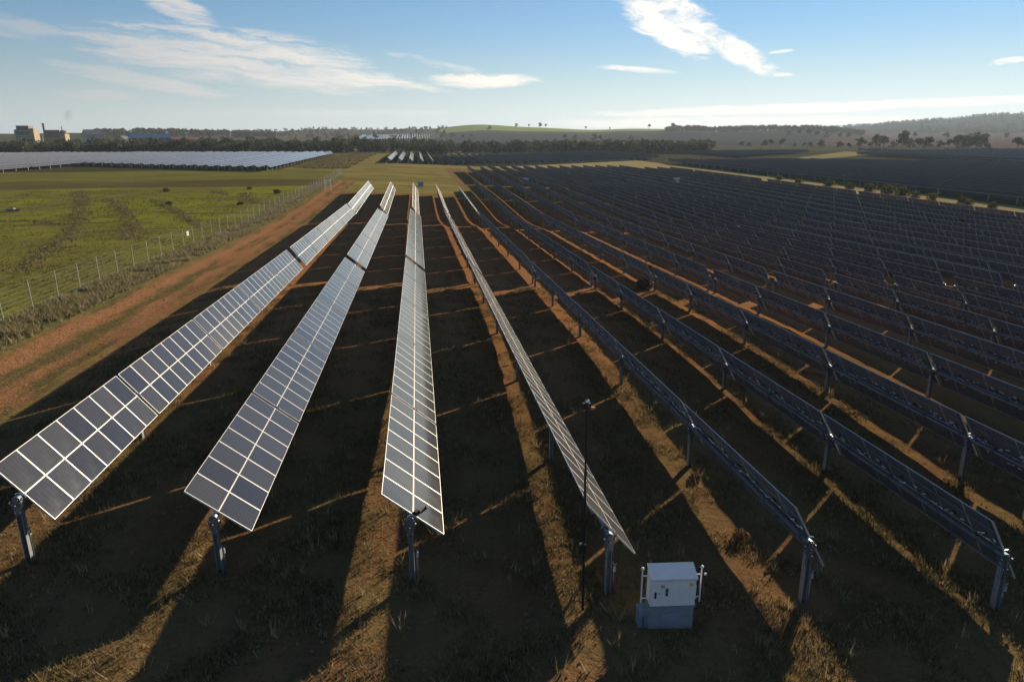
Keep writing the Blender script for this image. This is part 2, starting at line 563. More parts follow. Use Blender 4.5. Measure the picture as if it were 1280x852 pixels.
drape('green_paddock', [(560, 1880), (830, 1950), (850, 2300), (540, 2300)], crop('green_crop', (0.24, 0.29, 0.055), (0.28, 0.31, 0.08)), 0.9, (40, 24), 'bright green crop on the low hill at the skyline')
drape('blue_grey_paddock', [(545, 1250), (1060, 1060), (1090, 1720), (540, 1850)], crop('grey_crop', (0.055, 0.058, 0.055), (0.075, 0.07, 0.062)), 0.7, (50, 24), 'dark blue-grey paddock below the green hill')
drape('brown_paddock', [(1010, 980), (1420, 900), (1420, 2600), (1060, 2500)], crop('brown_fallow', (0.105, 0.075, 0.062), (0.13, 0.09, 0.072)), 0.8, (40, 30), 'purple-brown fallow paddock behind the right-hand tree line')
drape('wooded_hill', [(985, 2900), (1600, 2700), (1600, 5200), (1000, 5000)], crop('wooded_hill_cover', (0.026, 0.034, 0.026), (0.045, 0.052, 0.036), 0.006), 1.5, (60, 30), 'dark blue-green wooded hills on the right skyline')
drape('straw_paddock', [(985, 500), (1022, 500), (1125, 690), (1060, 720)], crop('straw_grass', (0.30, 0.24, 0.11), (0.24, 0.19, 0.08)), 0.25, (20, 16), 'pale straw grass patch among the dark panels')
drape('straw_lane', [(850, 440), (930, 415), (938, 455), (850, 470)], crop('lane_grass', (0.32, 0.28, 0.11), (0.25, 0.21, 0.08)), 0.2, (20, 6), 'narrow pale grass lane between two arrays')
drape('left_green_paddock', [(285, 900), (420, 900), (400, 1300), (240, 1300)], crop('left_crop', (0.15, 0.17, 0.05), (0.11, 0.12, 0.035)), 0.6, (16, 16), 'green paddock beyond the tree belt at left')

# ------------------------------------------------------------------ tracker materials
C_HALF, PITCHM, GAP, AXIS_H, OFF = 1.124, 1.2, 0.205, 1.959, 0.166
ROWP = 5.6095

glass, N, b = material('panel_glass', (0.02, 0.02, 0.03), 0.10)
P = N.new('ShaderNodeTexCoord').outputs['Object']
x, y, z = N.xyz(P)
u = N.m('FRACT', N.m('DIVIDE', x, C_HALF)); v = N.m('FRACT', N.m('DIVIDE', y, PITCHM))


def lines(val, count, w):
    f = N.m('FRACT', N.m('MULTIPLY', val, count))
    return N.m('SUBTRACT', 1.0, N.ss(N.m('MINIMUM', f, N.m('SUBTRACT', 1.0, f)), w * 0.4, w))


grid = N.m('MAXIMUM', lines(u, 12.0, 0.06), lines(v, 6.0, 0.04))
oi = N.new('ShaderNodeObjectInfo').outputs['Random']
wn = N.new('ShaderNodeTexWhiteNoise', noise_dimensions='3D')
N.put(wn.inputs[0], N.comb(N.m('FLOOR', N.m('DIVIDE', x, C_HALF)), N.m('FLOOR', N.m('DIVIDE', y, PITCHM)), N.m('MULTIPLY', oi, 91.0)))
cell = N.mix(wn.outputs[0], (0.011, 0.011, 0.017), (0.036, 0.033, 0.033))
N.put(b.inputs['Base Color'], N.mix(N.m('MULTIPLY', grid, 0.38), cell, (0.085, 0.085, 0.095)))
dust = N.noise(P, 1.3, 4, 0.6)
N.put(b.inputs['Roughness'], N.m('ADD', N.lin(dust, 0.3, 0.7, 0.07, 0.12), N.m('MULTIPLY', wn.outputs[0], 0.03)))
b.inputs['IOR'].default_value = 1.5
b.inputs['Sheen Weight'].default_value = 0.22
b.inputs['Sheen Roughness'].default_value = 0.35
b.inputs['Sheen Tint'].default_value = (1.0, 0.94, 0.85, 1)
dd = N.new('ShaderNodeBsdfDiffuse'); dd.inputs[0].default_value = (0.42, 0.38, 0.33, 1)
mx = N.new('ShaderNodeMixShader'); mx.inputs[0].default_value = 0.026
N.l.new(b.outputs[0], mx.inputs[1]); N.l.new(dd.outputs[0], mx.inputs[2])
N.l.new(mx.outputs[0], glass.node_tree.nodes['Material Output'].inputs[0])

frame_m = noisy('frame_aluminium', (0.54, 0.52, 0.48), (0.45, 0.44, 0.41), 2.0, rough=0.45, metal=0.3)
back_m = noisy('panel_backsheet', (0.088, 0.104, 0.126), (0.108, 0.126, 0.150), 4.0, rough=0.3)
steel = noisy('galvanised_steel', (0.15, 0.165, 0.19), (0.22, 0.235, 0.26), 7.0, rough=0.42, metal=0.75, r2=0.55)
post_m = noisy('post_galvanised', (0.30, 0.31, 0.33), (0.42, 0.43, 0.44), 5.0, rough=0.5, metal=0.55)
bright = noisy('bright_zinc', (0.72, 0.72, 0.72), (0.62, 0.62, 0.62), 9.0, rough=0.18, metal=0.95)
black_m = noisy('black_plastic', (0.012, 0.012, 0.013), (0.02, 0.02, 0.02), 9.0, rough=0.45)
clip_glint_m = noisy('clip_glint', (0.88, 0.88, 0.88), (0.75, 0.75, 0.76), 40.0, rough=0.2, metal=0.1)  # near-white colour puts the glints under the panels into the clips
rail_m = noisy('rail_steel', (0.17, 0.18, 0.20), (0.23, 0.24, 0.26), 4.0, rough=0.5, metal=0.5)


# ---- meshes of the parts
def module_mesh():
    """one framed module: local x 0..C_HALF along the chord, y 0..PITCHM along the row, top face at z=0"""
    m = MB()
    w, l, t = C_HALF, PITCHM, 0.030
    g0 = 0.005
    fx, fr = 0.017, 0.026
    m.box((g0, g0, -t), (fx, l - g0, 0), 1); m.box((w - fx, g0, -t), (w - g0, l - g0, 0), 1)
    m.box((fx, g0, -t), (w - fx, fr, 0), 1); m.box((fx, l - fr, -t), (w - fx, l - g0, 0), 1)
    m.add([(fx, fr, -0.005), (w - fx, fr, -0.005), (w - fx, l - fr, -0.005), (fx, l - fr, -0.005)], [(0, 1, 2, 3)], 0)
    m.add([(fx, fr, -0.014), (w - fx, fr, -0.014), (w - fx, l - fr, -0.014), (fx, l - fr, -0.014)], [(3, 2, 1, 0)], 2)
    return m.build('solar_module', [glass, frame_m, back_m], link=False)


def wiring(m, n, mi_box, mi_clip, seed):
    """junction boxes, loops of cable and clips whitened as glints under a section"""
    r = random.Random(seed)
    for k in range(n):
        for sgn in (-1, 1):
            yy = (k + 0.5) * PITCHM
            m.cbox((sgn * 0.30, yy, -0.032), (0.09, 0.13, 0.03), mi_box)
            for q in range(4):
                y0 = yy + r.uniform(-0.5, 0.5); x0 = sgn * r.uniform(0.10, 0.42)
                ln = r.uniform(0.07, 0.18)
                m.tube((x0, y0, -0.06 - r.uniform(0, .05)), (x0 + r.uniform(-.07, .07), y0 + ln, -0.06 - r.uniform(0, .05)), 0.020, n=5, mi=mi_clip)
            pts = [(sgn * 0.30, yy, -0.05), (sgn * r.uniform(.12, .3), yy + 0.25, -0.11), (sgn * 0.16, yy + 0.5, -0.07), (sgn * .3, yy + PITCHM, -0.05)]
            if k < n - 1:
                m.path(pts, 0.008, n=4, mi=mi_box)


def section_mesh(n, lod):
    """supporting rails (lod 0, the modules are children) or the whole table of n module pairs (lod 1)"""
    m = MB()
    L = n * PITCHM
    t = 0.030
    for k in range(0, n + 1):
        if k % 2 and k != n:
            continue
        yk = min(max(k * PITCHM, 0.24), L - 0.24)
        m.box((-C_HALF * 0.97, yk - 0.016, -t - 0.055), (C_HALF * 0.97, yk + 0.016, -t - 0.003), 5)
    m.box((-0.80, 0.02, -t - 0.085), (-0.76, L - 0.02, -t - 0.057), 5)
    m.box((0.76, 0.02, -t - 0.085), (0.80, L - 0.02, -t - 0.057), 5)
    if lod <= 1:
        wiring(m, n, 3, 4, n + lod)
    for yk in (0.03, L - 0.03):   # pale end channels at the table ends
        m.box((-C_HALF * 0.99, yk - 0.022, -t - 0.020), (C_HALF * 0.99, yk + 0.022, -t - 0.003), 1)
    if lod >= 1:
        c = C_HALF - 0.006
        m.add([(-c, 0.006, -0.005), (c, 0.006, -0.005), (c, L - .006, -0.005), (-c, L - .006, -0.005)], [(0, 1, 2, 3)], 0)
        m.add([(-c, 0.006, -0.016), (c, 0.006, -0.016), (c, L - .006, -0.016), (-c, L - .006, -0.016)], [(3, 2, 1, 0)], 2)
        fw = 0.024 if lod == 1 else 0.045
        for xx in (-c, c - fw):
            m.box((xx, 0.006, -t), (xx + fw, L - 0.006, 0), 1)
        m.box((-fw, 0.006, -t + .002), (fw, L - 0.006, -0.001), 1)
        for k in range(n + 1):
            y0 = max(0.007, k * PITCHM - fw); y1 = min(L - 0.007, k * PITCHM + fw)
            m.box((-c + fw, y0, -t + .004), (-fw, y1, -0.0015), 1)
            m.box((fw, y0, -t + .004), (c - fw, y1, -0.0015), 1)
    return m.build('panel_section', [glass, frame_m, back_m, black_m, clip_glint_m, rail_m], link=False)


MODULE = module_mesh()
SECT = {(n, l): section_mesh(n, l) for n in (7, 8) for l in (0, 1, 2)}


def post_mesh():
    m = MB()
    h = AXIS_H
    # C profile driven pile, open side to the row direction
    a, d, t = 0.075, 0.19, 0.012
    m.box((-a, -d / 2, -1.2), (-a + t, d / 2, h - 0.20)); m.box((a - t, -d / 2, -1.2), (a, d / 2, h - 0.20))
    m.box((-a + t, d / 2 - t, -1.2), (a - t, d / 2, h - 0.20))
    return m.build('post', [post_m], link=False)


def bearing_mesh():
    m = MB()
    # yoke of two cheek plates, hub with a split clamp, bolts and a curved damper hoop
    for yy in (-0.10, 0.088):
        m.prism([(-0.09, -0.46), (0.09, -0.46), (0.10, -0.30), (0.155, -0.10), (0.13, 0.0), (0.09, -0.08), (-0.09, -0.08), (-0.13, 0.0), (-0.155, -0.10), (-0.10, -0.30)], 'y', yy, yy + 0.012, 0)
    m.box((-0.10, -0.088, -0.30), (0.10, 0.088, -0.27), 0)
    m.tube((0, -0.07, 0), (0, 0.07, 0), 0.112, n=12, mi=0)
    m.box((-0.135, -0.05, -0.018), (0.135, 0.05, 0.018), 0)
    for sx in (-1, 1):
        m.tube((sx * 0.15, -0.135, -0.04), (sx * 0.15, -0.07, -0.04), 0.030, n=8, mi=1)
        m.tube((sx * 0.12, 0.0, -0.04), (sx * 0.12, 0.0, 0.05), 0.016, n=6, mi=1)
        m.ball((sx * 0.07, -0.108, -0.36), 0.02, 1, 6, 4)
    m.tube((-0.02, -0.125, -0.13), (0.02, -0.125, -0.13), 0.024, n=6, mi=1)
    pts = [(0.17 * math.cos(t) + 0.05, 0.03, 0.19 * math.sin(t)) for t in np.linspace(-0.2, 2.2, 7)]
    m.path(pts, 0.012, n=5, mi=1)
    return m.build('bearing', [steel, bright], link=False)


POST, BEARING = post_mesh(), bearing_mesh()
_tubes = {}


def layout_len(lay):
    return sum(lay) * PITCHM + (len(lay) - 1) * GAP


def tube_mesh(lay):
    key = tuple(lay)
    if key not in _tubes:
        L = layout_len(lay)
        m = MB()
        m.tube((0, -0.28, 0), (0, L + 0.28, 0), 0.085, n=8)
        yy = 0.0
        for n in lay:   # clamps that carry the rails
            for k in range(0, n + 1, 2):
                m.cbox((0, min(max(yy + k * PITCHM, yy + .24), yy + n * PITCHM - .24), 0.0), (0.21, 0.09, 0.19))
            yy += n * PITCHM + GAP
        _tubes[key] = m.build('torque_tube', [steel], link=False)
    return _tubes[key]


def tracker(X, Y, lay, tilt, lod, label, group, dz=0.0, post_gap=-0.15):
    """One tracker: everything that turns or stands with one torque tube."""
    L = layout_len(lay)
    za, zb = axis_z(X, Y), axis_z(X, Y + L)
    root = empty('solar_tracker', (X, Y, za + dz), (math.atan2(zb - za, L), 0, 0))
    tag(root, label, 'solar tracker', group)
    tb = from_mesh('torque_tube', tube_mesh(lay), root)
    tb.location = (0, 0, AXIS_H); tb.rotation_euler = (0, tilt, 0)
    ys = [post_gap]
    yy = 0.0
    for i, n in enumerate(lay):
        s = from_mesh('panel_section', SECT[(n, lod)], root)
        s.rotation_euler = (0, tilt, 0)
        s.location = (OFF * math.sin(tilt), yy, AXIS_H + OFF * math.cos(tilt))
        if lod == 0:
            for k in range(n):
                for xo in (-C_HALF, 0.0):
                    q = from_mesh('solar_module', MODULE, s)
                    q.location = (xo, k * PITCHM, 0)
        yy += n * PITCHM + GAP
        ys.append(yy - GAP / 2)
    ys[-1] = L + 0.15
    for k, py in enumerate(ys):
        p = from_mesh('post', POST, root); p.location = (0, py, 0)
        if lod <= 1:
            bq = from_mesh('bearing', BEARING, root); bq.location = (0, py, AXIS_H)
    return root


LAY_A, LAY_B = [7, 8, 8, 8, 7], [7, 8, 8, 8, 8, 7]
LA, LB = layout_len(LAY_A), layout_len(LAY_B)
Y_NEAR = {1: 19.383, 2: 18.46, 3: 17.523, 4: 16.56, 5: 15.727, 6: 14.986}
TILT = {1: 0.922, 2: 0.695, 3: 0.695, 4: 0.861, 5: 1.07, 6: 1.055}
DZ = {1: 0.192, 2: -0.114, 3: 0.109, 4: -0.013, 5: 0.023, 6: -0.198}
for r in range(7, 27):
    Y_NEAR[r] = 14.986 - (r - 6) * 0.76
    TILT[r] = 1.05 + random.uniform(-0.03, 0.03)
    DZ[r] = random.uniform(-0.06, 0.06)
NROWS = 23
NEARGRP = 'solar trackers of the near array'
SEGNAME = ['nearest', 'second', 'third', 'fourth', 'fifth', 'sixth']
for r in range(1, NROWS + 1):
    X = (r - 3) * ROWP
    y0 = Y_NEAR[r]
    segs = [(LAY_A, y0)]
    yb = y0 + LA + 1.7
    segs.append((LAY_B, yb))
    yc = yb + LB + 1.4
    segs.append((LAY_B, yc))
    if r == 6:
        segs.append(([8, 8], yc + LB + 1.2))
    if r >= 7:
        yd = yc + LB + 1.2
        segs.append((LAY_A, yd))
        ye = yd + LA + 4.0
        segs.append((LAY_B, ye))
        yf = ye + LB + 1.2
        if r in (7, 8):
            segs.append(([8, 8], yf))
        elif r < 21:
            segs.append((LAY_A, yf))
        else:
            segs.append(([7, 8, 7], yf))
    for k, (lay, ys) in enumerate(segs):
        L = layout_len(lay)
        zz = gz(X, ys) + 2
        if not any(in_view((X, ys + L * t, zz), 170) for t in np.linspace(0, 1, 9)):
            continue
        t = TILT[r]
        if k == 2:
            t = 1.0 if r <= 4 else (0.84 if r == 5 else t)
        lod = 0 if (k == 0 and r <= 6) else (1 if (k == 0 or (k <= 1 and r <= 12)) else 2)
        face = 'sunlit silver-framed' if r <= 4 else ('pale edge-on' if (r == 5 and k == 2) else 'dark-backed')
        label = f'{face} solar tracker in the {ordinal(r)} row from the left, {SEGNAME[k]} stretch from the camera'
        tracker(X, ys, lay, t + (random.uniform(-.012, .012) if k else 0), lod, label, NEARGRP, DZ[r] if k < 2 else 0.0)

# small hooked device clamped to the near edge of the third row, and conduits on the near posts
def near_end(r):
    X = (r - 3) * ROWP
    return X, Y_NEAR[r], axis_z(X, Y_NEAR[r]) + DZ[r]


X, Y, Z = near_end(3)
t = TILT[3]
nrm = Vector((math.sin(t), 0, math.cos(t))); ax = Vector((math.cos(t), 0, -math.sin(t)))
o3 = Vector((X, Y, Z + AXIS_H)) + nrm * OFF
m = MB()
m.prism([(-0.07, 0.02), (0.09, 0.0), (0.11, 0.10), (0.02, 0.15), (-0.06, 0.12)], 'y', 0.02, 0.16, 0)
m.prism([(0.0, 0.09), (0.10, 0.10), (0.13, 0.19), (0.02, 0.20)], 'y', 0.12, 0.38, 0)
m.box((0.05, 0.36, 0.14), (0.12, 0.41, 0.25), 0)
m.box((0.02, 0.40, 0.12), (0.05, 0.44, 0.20), 0)
m.cbox((0.0, 0.06, 0.012), (0.12, 0.10, 0.024), 0)
o = m.build('sensor', [black_m])
o.location = o3 - ax * 0.02
o.rotation_euler = (0, t, R(-38))
tag(o, 'small black hooked device clamped on the near edge of the third row', 'sensor')

# conduit pipes with a small isolator at the near posts
for c in [c for c in bpy.data.objects if c.name.startswith('solar_tracker') and c.get('label', '').endswith('nearest stretch from the camera')]:
    m = MB()
    m.path([(0.16, -0.20, -0.3), (0.16, -0.20, 1.05), (0.10, -0.19, 1.15)], 0.022, n=6)
    m.cbox((0.17, -0.21, 0.92), (0.07, 0.06, 0.16), 1)
    m.tube((0.17, -0.21, 1.03), (0.24, -0.21, 1.09), 0.016, n=5, mi=2)
    q = m.build('conduit', [steel, frame_m, bright], c)
    m = MB()
    m.path([(-0.05, -0.28, 1.85), (-0.20, -0.40, 1.55), (-0.12, -0.30, 1.3), (0.0, -0.14, 1.25)], 0.011, n=5)
    m.build('cable_loop', [black_m], c)


# ------------------------------------------------------------------ arrays farther off: one mesh per tracker row
def far_row_mesh(L, t, name='solar_tracker', posts=True, step=9.0):
    m = MB()
    c, s = math.cos(t), math.sin(t)

    def W(u, y, h):
        return (u * c + h * s, y, AXIS_H - u * s + h * c)
    pos = 0.0
    while pos < L - 3:
        l = min(45.6, L - pos)
        for a, b, lo, hi, mi in ((-C_HALF, C_HALF, OFF - 0.04, OFF, 1),):
            q = [W(a, pos, lo), W(b, pos, lo), W(b, pos + l, lo), W(a, pos + l, lo), W(a, pos, hi), W(b, pos, hi), W(b, pos + l, hi), W(a, pos + l, hi)]
            m.add(q, [(0, 1, 5, 4), (1, 2, 6, 5), (2, 3, 7, 6), (3, 0, 4, 7)], 1)
            m.add(q, [(0, 3, 2, 1)], 2); m.add(q, [(4, 5, 6, 7)], 0)
        for u in (-C_HALF, -0.03, C_HALF - 0.06):
            e = OFF + 0.006
            m.add([W(u, pos, e), W(u + 0.06, pos, e), W(u + .06, pos + l, e), W(u, pos + l, e)], [(0, 1, 2, 3)], 1)
        m.tube((0, pos - .2, AXIS_H), (0, pos + l + .2, AXIS_H), 0.085, n=5, mi=3)
        pos += l + 1.1
    if posts:
        yy = -0.1
        while yy < L:
            m.box((-0.085, yy - .06, -1.2), (0.085, yy + .06, AXIS_H), 3)
            yy += step
    return m.build(name, [far_glass, frame_m, back_m, post_m], link=False)


far_glass, N, b = material('far_panel_glass', (0.02, 0.021, 0.032), 0.16)
P = N.new('ShaderNodeTexCoord').outputs['Object']
b.inputs['Sheen Weight'].default_value = 0.14
b.inputs['Sheen Roughness'].default_value = 0.35
b.inputs['Sheen Tint'].default_value = (1.0, 0.95, 0.88, 1)
x, y, z = N.xyz(P)
v = N.m('FRACT', N.m('DIVIDE', y, PITCHM))
ln = N.m('SUBTRACT', 1.0, N.ss(N.m('MINIMUM', v, N.m('SUBTRACT', 1.0, v)), 0.02, 0.035))
N.put(b.inputs['Base Color'], N.mix(N.m('MULTIPLY', ln, 0.0), (0.035, 0.036, 0.046), (0.5, 0.49, 0.47)))
N.put(b.inputs['Roughness'], N.m('ADD', 0.16, N.m('MULTIPLY', ln, 0.02)))
dd = N.new('ShaderNodeBsdfDiffuse'); dd.inputs[0].default_value = (0.42, 0.38, 0.33, 1)
mx = N.new('ShaderNodeMixShader'); mx.inputs[0].default_value = 0.09
N.l.new(b.outputs[0], mx.inputs[1]); N.l.new(dd.outputs[0], mx.inputs[2])
N.l.new(mx.outputs[0], far_glass.node_tree.nodes['Material Output'].inputs[0])

_far = {}


def far_row(X, Y, L, t, label, group, name='solar_tracker'):
    L = round(L / 12) * 12
    key = (L, round(t, 2))
    if key not in _far:
        _far[key] = far_row_mesh(L, t)
    o = from_mesh(name, _far[key])
    za, zb = gz(X, Y), gz(X, Y + L)
    o.location = (X, Y, za + random.uniform(-.05, .05)); o.rotation_euler = (math.atan2(zb - za, L), 0, 0)
    tag(o, label, 'solar tracker', group)
    return o


# middle array beyond the grass lane
for k in range(33):
    X = -13.2 + k * 5.55
    Yn = 368 + max(0, k - 8) * 4.0 if k > 8 else 368 + k * 0.9
    tl = [0.62, 0.62, 0.68, 0.74, 0.80, 1.02][min(k, 5)]
    face = 'white glinting' if k < 5 else 'dark-backed'
    far_row(X, Yn, (525 + max(0, k - 5) * 3.2) - Yn - (0 if k > 2 else 15), tl, f'{face} tracker row beyond the grass lane, {ordinal(k + 1)} from its left edge', 'trackers of the middle array')
# left array behind the pasture
for k in range(58):
    X = -57.0 - k * 5.6
    Yn = 284 + (k / 17.0) * 66 if k < 17 else (352 - (k - 17) * 0.4 if k < 18 else 268 + (k - 18) * 2.0)
    zz = gz(X, 600)
    if not any(in_view((X, yy, gz(X, yy) + 2), 50) for yy in np.linspace(Yn, 505, 12)):
        continue
    far_row(X, Yn, 505 + k * 0.9 - Yn, 0.62 if k < 18 else 0.66, f'pale blue tracker row behind the green pasture, {ordinal(k + 1)} from its right edge', 'trackers of the left array')
# right array beyond the dry grass strip
stuff = MB()
cnt = 0


def mass(X, Y, L, t):
    me = far_row_mesh(round(L / 12) * 12, t, posts=False)
    z0, z1 = gz(X, Y), gz(X, Y + L)
    stuff.add([(v.co.x + X, v.co.y + Y, v.co.z + z0 + (z1 - z0) * v.co.y / L) for v in me.vertices], [tuple(p.vertices) for p in me.polygons], 0)
    stuff.mi[-len(me.polygons):] = [p.material_index for p in me.polygons]
    bpy.data.meshes.remove(me)


for k in range(84):
    X = 147.5 + k * 5.6
    Yn = max(120.0, X / math.tan(px_az(1330)) - 10)
    Yf = min(394, 392 - (X - 215) * 0.80)
    if Yf - Yn > 20:
        cnt += 1
        far_row(X, Yn, Yf - Yn, 1.05, f'dark-backed tracker row across the dry grass strip, {ordinal(cnt)} row beyond the strip', 'trackers of the right array')
    if X > 230:
        ya = max(Yf + 16, Yn)
        yb = 600 if X < 420 else 560
        if X < 330 and ya < 470:
            ya = 470 + (330 - X) * 0.1
        cuts = [(ya, yb)]
        if 236 < X < 400:
            lo = 424 + (X - 250) * 0.85
            cuts = [(ya, min(lo, yb)), (max(ya, lo + 75), yb)]
        for ya, yb in cuts:
            if yb - ya > 25:
                mass(X, ya, yb - ya, 1.02)
o = stuff.build('solar_rows', [far_glass, frame_m, back_m, post_m])
tag(o, 'farthest dark tracker rows of the right-hand array, merging into one mass', 'solar trackers', kind='stuff')
# glinting array on the far rise
stuff = MB()
for k in range(34):
    px = 447 + k * 3.3
    X, Y = px_pos(px, 1420)
    me = far_row_mesh(180, 0.62 if k < 22 else 0.8, posts=False)
    z0, z1 = gz(X, Y), gz(X, Y + 180)
    stuff.add([(v.co.x + X, v.co.y + Y, v.co.z + 1.0 + z0 + (z1 - z0) * v.co.y / 180 + v.co.y * 0.03) for v in me.vertices], [tuple(p.vertices) for p in me.polygons], 0)
    stuff.mi[-len(me.polygons):] = [p.material_index for p in me.polygons]
    bpy.data.meshes.remove(me)
o = stuff.build('distant_solar_rows', [far_glass, frame_m, back_m, post_m])
tag(o, 'small white glinting tracker rows on the far rise behind the trees', 'solar trackers', kind='stuff')

# ------------------------------------------------------------------ combiner box
white_p = noisy('white_powder_coat', (0.82, 0.80, 0.76), (0.76, 0.74, 0.70), 5.0, rough=0.38)
grey_p = noisy('grey_plinth', (0.26, 0.27, 0.29), (0.22, 0.23, 0.25), 6.0, rough=0.55)
yellow = noisy('yellow_sticker', (0.62, 0.60, 0.03), (0.55, 0.52, 0.03), 8.0, rough=0.5)
grey_l = noisy('sticker_grey', (0.32, 0.36, 0.42), (0.25, 0.28, 0.33), 12.0, rough=0.5)
Zc = gz(6.9, 14.95) - 0.02
cab = empty('combiner_box', (6.90, 14.72, Zc), (0, 0, R(-5)))
tag(cab, 'white electrical cabinet on a grey plinth between the near ends of two rows', 'cabinet')
m = MB()
m.box((-0.62, 0.02, -0.15), (0.60, 0.42, 0.745)); m.box((-0.585, 0.012, 0.05), (0.565, 0.019, 0.70))
m.build('plinth', [grey_p], cab)
m = MB()
m.prism([(0.0, 0.78), (0.44, 0.78), (0.44, 1.74), (0.0, 1.60)], 'x', -0.60, 0.62)
m.build('body', [white_p], cab)
m = MB()
m.prism([(-0.035, 1.603), (-0.035, 1.64), (0.47, 1.80), (0.47, 1.752)], 'x', -0.62, 0.64)
m.build('lid', [white_p], cab)
dr = MB().box((-0.575, -0.022, 0.80), (0.595, -0.003, 1.575)).build('door', [white_p], cab)
MB().box((-0.50, -0.050, 1.06), (-0.455, -0.023, 1.24)).build('handle', [black_m], dr)
m = MB(); m.box((-0.205, -0.048, 1.13), (-0.15, -0.023, 1.22)); m.box((-0.22, -0.038, 1.24), (-0.135, -0.023, 1.36), 1)
m.box((-0.195, -0.044, 1.25), (-0.16, -0.0385, 1.35), 0)
m.build('isolator_switch', [black_m, grey_l], dr)
MB().box((-0.34, -0.0265, 1.37), (-0.24, -0.023, 1.45)).build('info_sticker', [grey_l], dr)
m = MB(); m.prism([(-0.40, 1.17), (-0.34, 1.17), (-0.37, 1.225)], 'y', -0.0265, -0.023); m.build('warning_sticker', [grey_l], dr)
MB().box((0.42, -0.0265, 1.40), (0.52, -0.023, 1.49)).build('yellow_sticker', [yellow], dr)
for sx in (-1, 1):
    m = MB()
    xx = sx * 0.80
    m.tube((xx, 0.2, 0.75), (xx, 0.2, 1.78), 0.021, n=8)
    m.tube((xx, 0.2, 1.60), (sx * 0.60, 0.2, 1.60), 0.019, n=8)
    m.tube((xx, 0.2, 0.90), (sx * 0.60, 0.2, 0.90), 0.019, n=8)
    m.ball((xx, 0.2, 1.82), 0.048, 0, 8, 5)
    if sx > 0:
        m.ball((xx + 0.09, 0.17, 1.62), 0.038, 0, 8, 5)
    m.build('vent_pipe', [white_p], cab)
m = MB(); m.box((-0.88, 0.05, 0.0), (-0.62, 0.35, 0.62)); m.build('cable_shroud', [grey_p], cab)

for k in range(5):   # louvre vents on the plinth front and hinges on the door edge
    MB().box((-0.25, 0.004, 0.30 + k * 0.05), (0.25, 0.012, 0.325 + k * 0.05)).build('louvre', [grey_l], cab)
for hz_ in (0.9, 1.45):
    MB().tube((0.603, -0.018, hz_), (0.603, -0.018, hz_ + 0.09), 0.012, n=6).build('hinge', [steel], dr)
m = MB(); m.path([(-0.75, 0.10, 0.62), (-0.75, 0.02, 0.45), (-0.74, -0.02, -0.1)], 0.03, n=7); m.path([(0.68, 0.2, 0.6), (0.68, 0.2, -0.1)], 0.026, n=7)
m.build('conduit', [steel], cab)

# ------------------------------------------------------------------ tripod mast
Zm = gz(4.68, 15.6)
mast = empty('tripod_mast', (4.68, 15.6, Zm), (0, R(-0.6), 0))
tag(mast, 'thin black mast on a tripod with a small camera head, beside the fourth row', 'mast')
m = MB()
m.tube((0, 0, 0.1), (0, 0, 2.2), 0.036, n=8); m.tube((0, 0, 2.2), (0, 0, 4.3), 0.029, n=8); m.tube((0, 0, 4.3), (0, 0, 6.15), 0.022, n=8)
for h in (2.2, 4.3):
    m.tube((0, 0, h - .05), (0, 0, h + .06), 0.038, n=8)
m.build('pole', [black_m], mast)
for k, a in enumerate((200, 335, 88)):
    m = MB()
    dx, dy = math.cos(R(a)), math.sin(R(a))
    m.tube((0.03 * dx, 0.03 * dy, 1.05), (0.80 * dx, 0.80 * dy, gz(4.68 + .8 * dx, 15.6 + .8 * dy) - Zm + .01), 0.017, n=6)
    m.tube((0, 0, 0.35), (0.40 * dx, 0.40 * dy, 0.55), 0.010, n=5)
    m.build('leg', [black_m], mast)
m = MB(); m.box((-0.13, -0.08, 1.95), (0.04, 0.05, 2.22)); m.tube((-0.05, -.04, 2.28), (0.14, -.06, 2.30), 0.02, n=6)
m.build('battery_pack', [black_m], mast)
m = MB(); m.path([(0.0, 0, 2.2), (0.09, -.03, 3.0), (0.02, 0, 3.6), (0.07, -.02, 3.9), (0.01, 0, 4.6)], 0.007, n=4)
m.build('cable', [black_m], mast)
m = MB(); m.cbox((0, 0, 6.20), (0.20, 0.12, 0.14)); m.tube((-.14, 0, 6.18), (.12, -.02, 6.14), 0.03, n=6); m.tube((0, -.06, 6.2), (0, -.15, 6.2), 0.045, n=10)
m.ball((0.02, 0, 6.31), 0.055, 1, 10, 6)
m.cbox((0.15, -.03, 6.13), (0.12, 0.08, 0.06), 2)
m.build('camera_head', [black_m, bright, noisy('orange_plastic', (0.55, 0.22, 0.07), (0.45, 0.18, 0.06), 8.0, rough=0.5)], mast)

# ------------------------------------------------------------------ fences
wire_m = noisy('fence_wire', (0.26, 0.26, 0.25), (0.20, 0.20, 0.19), 3.0, rough=0.6, metal=0.4)
fpost_m = noisy('fence_post_steel', (0.52, 0.50, 0.46), (0.42, 0.41, 0.38), 3.0, rough=0.5, metal=0.3)


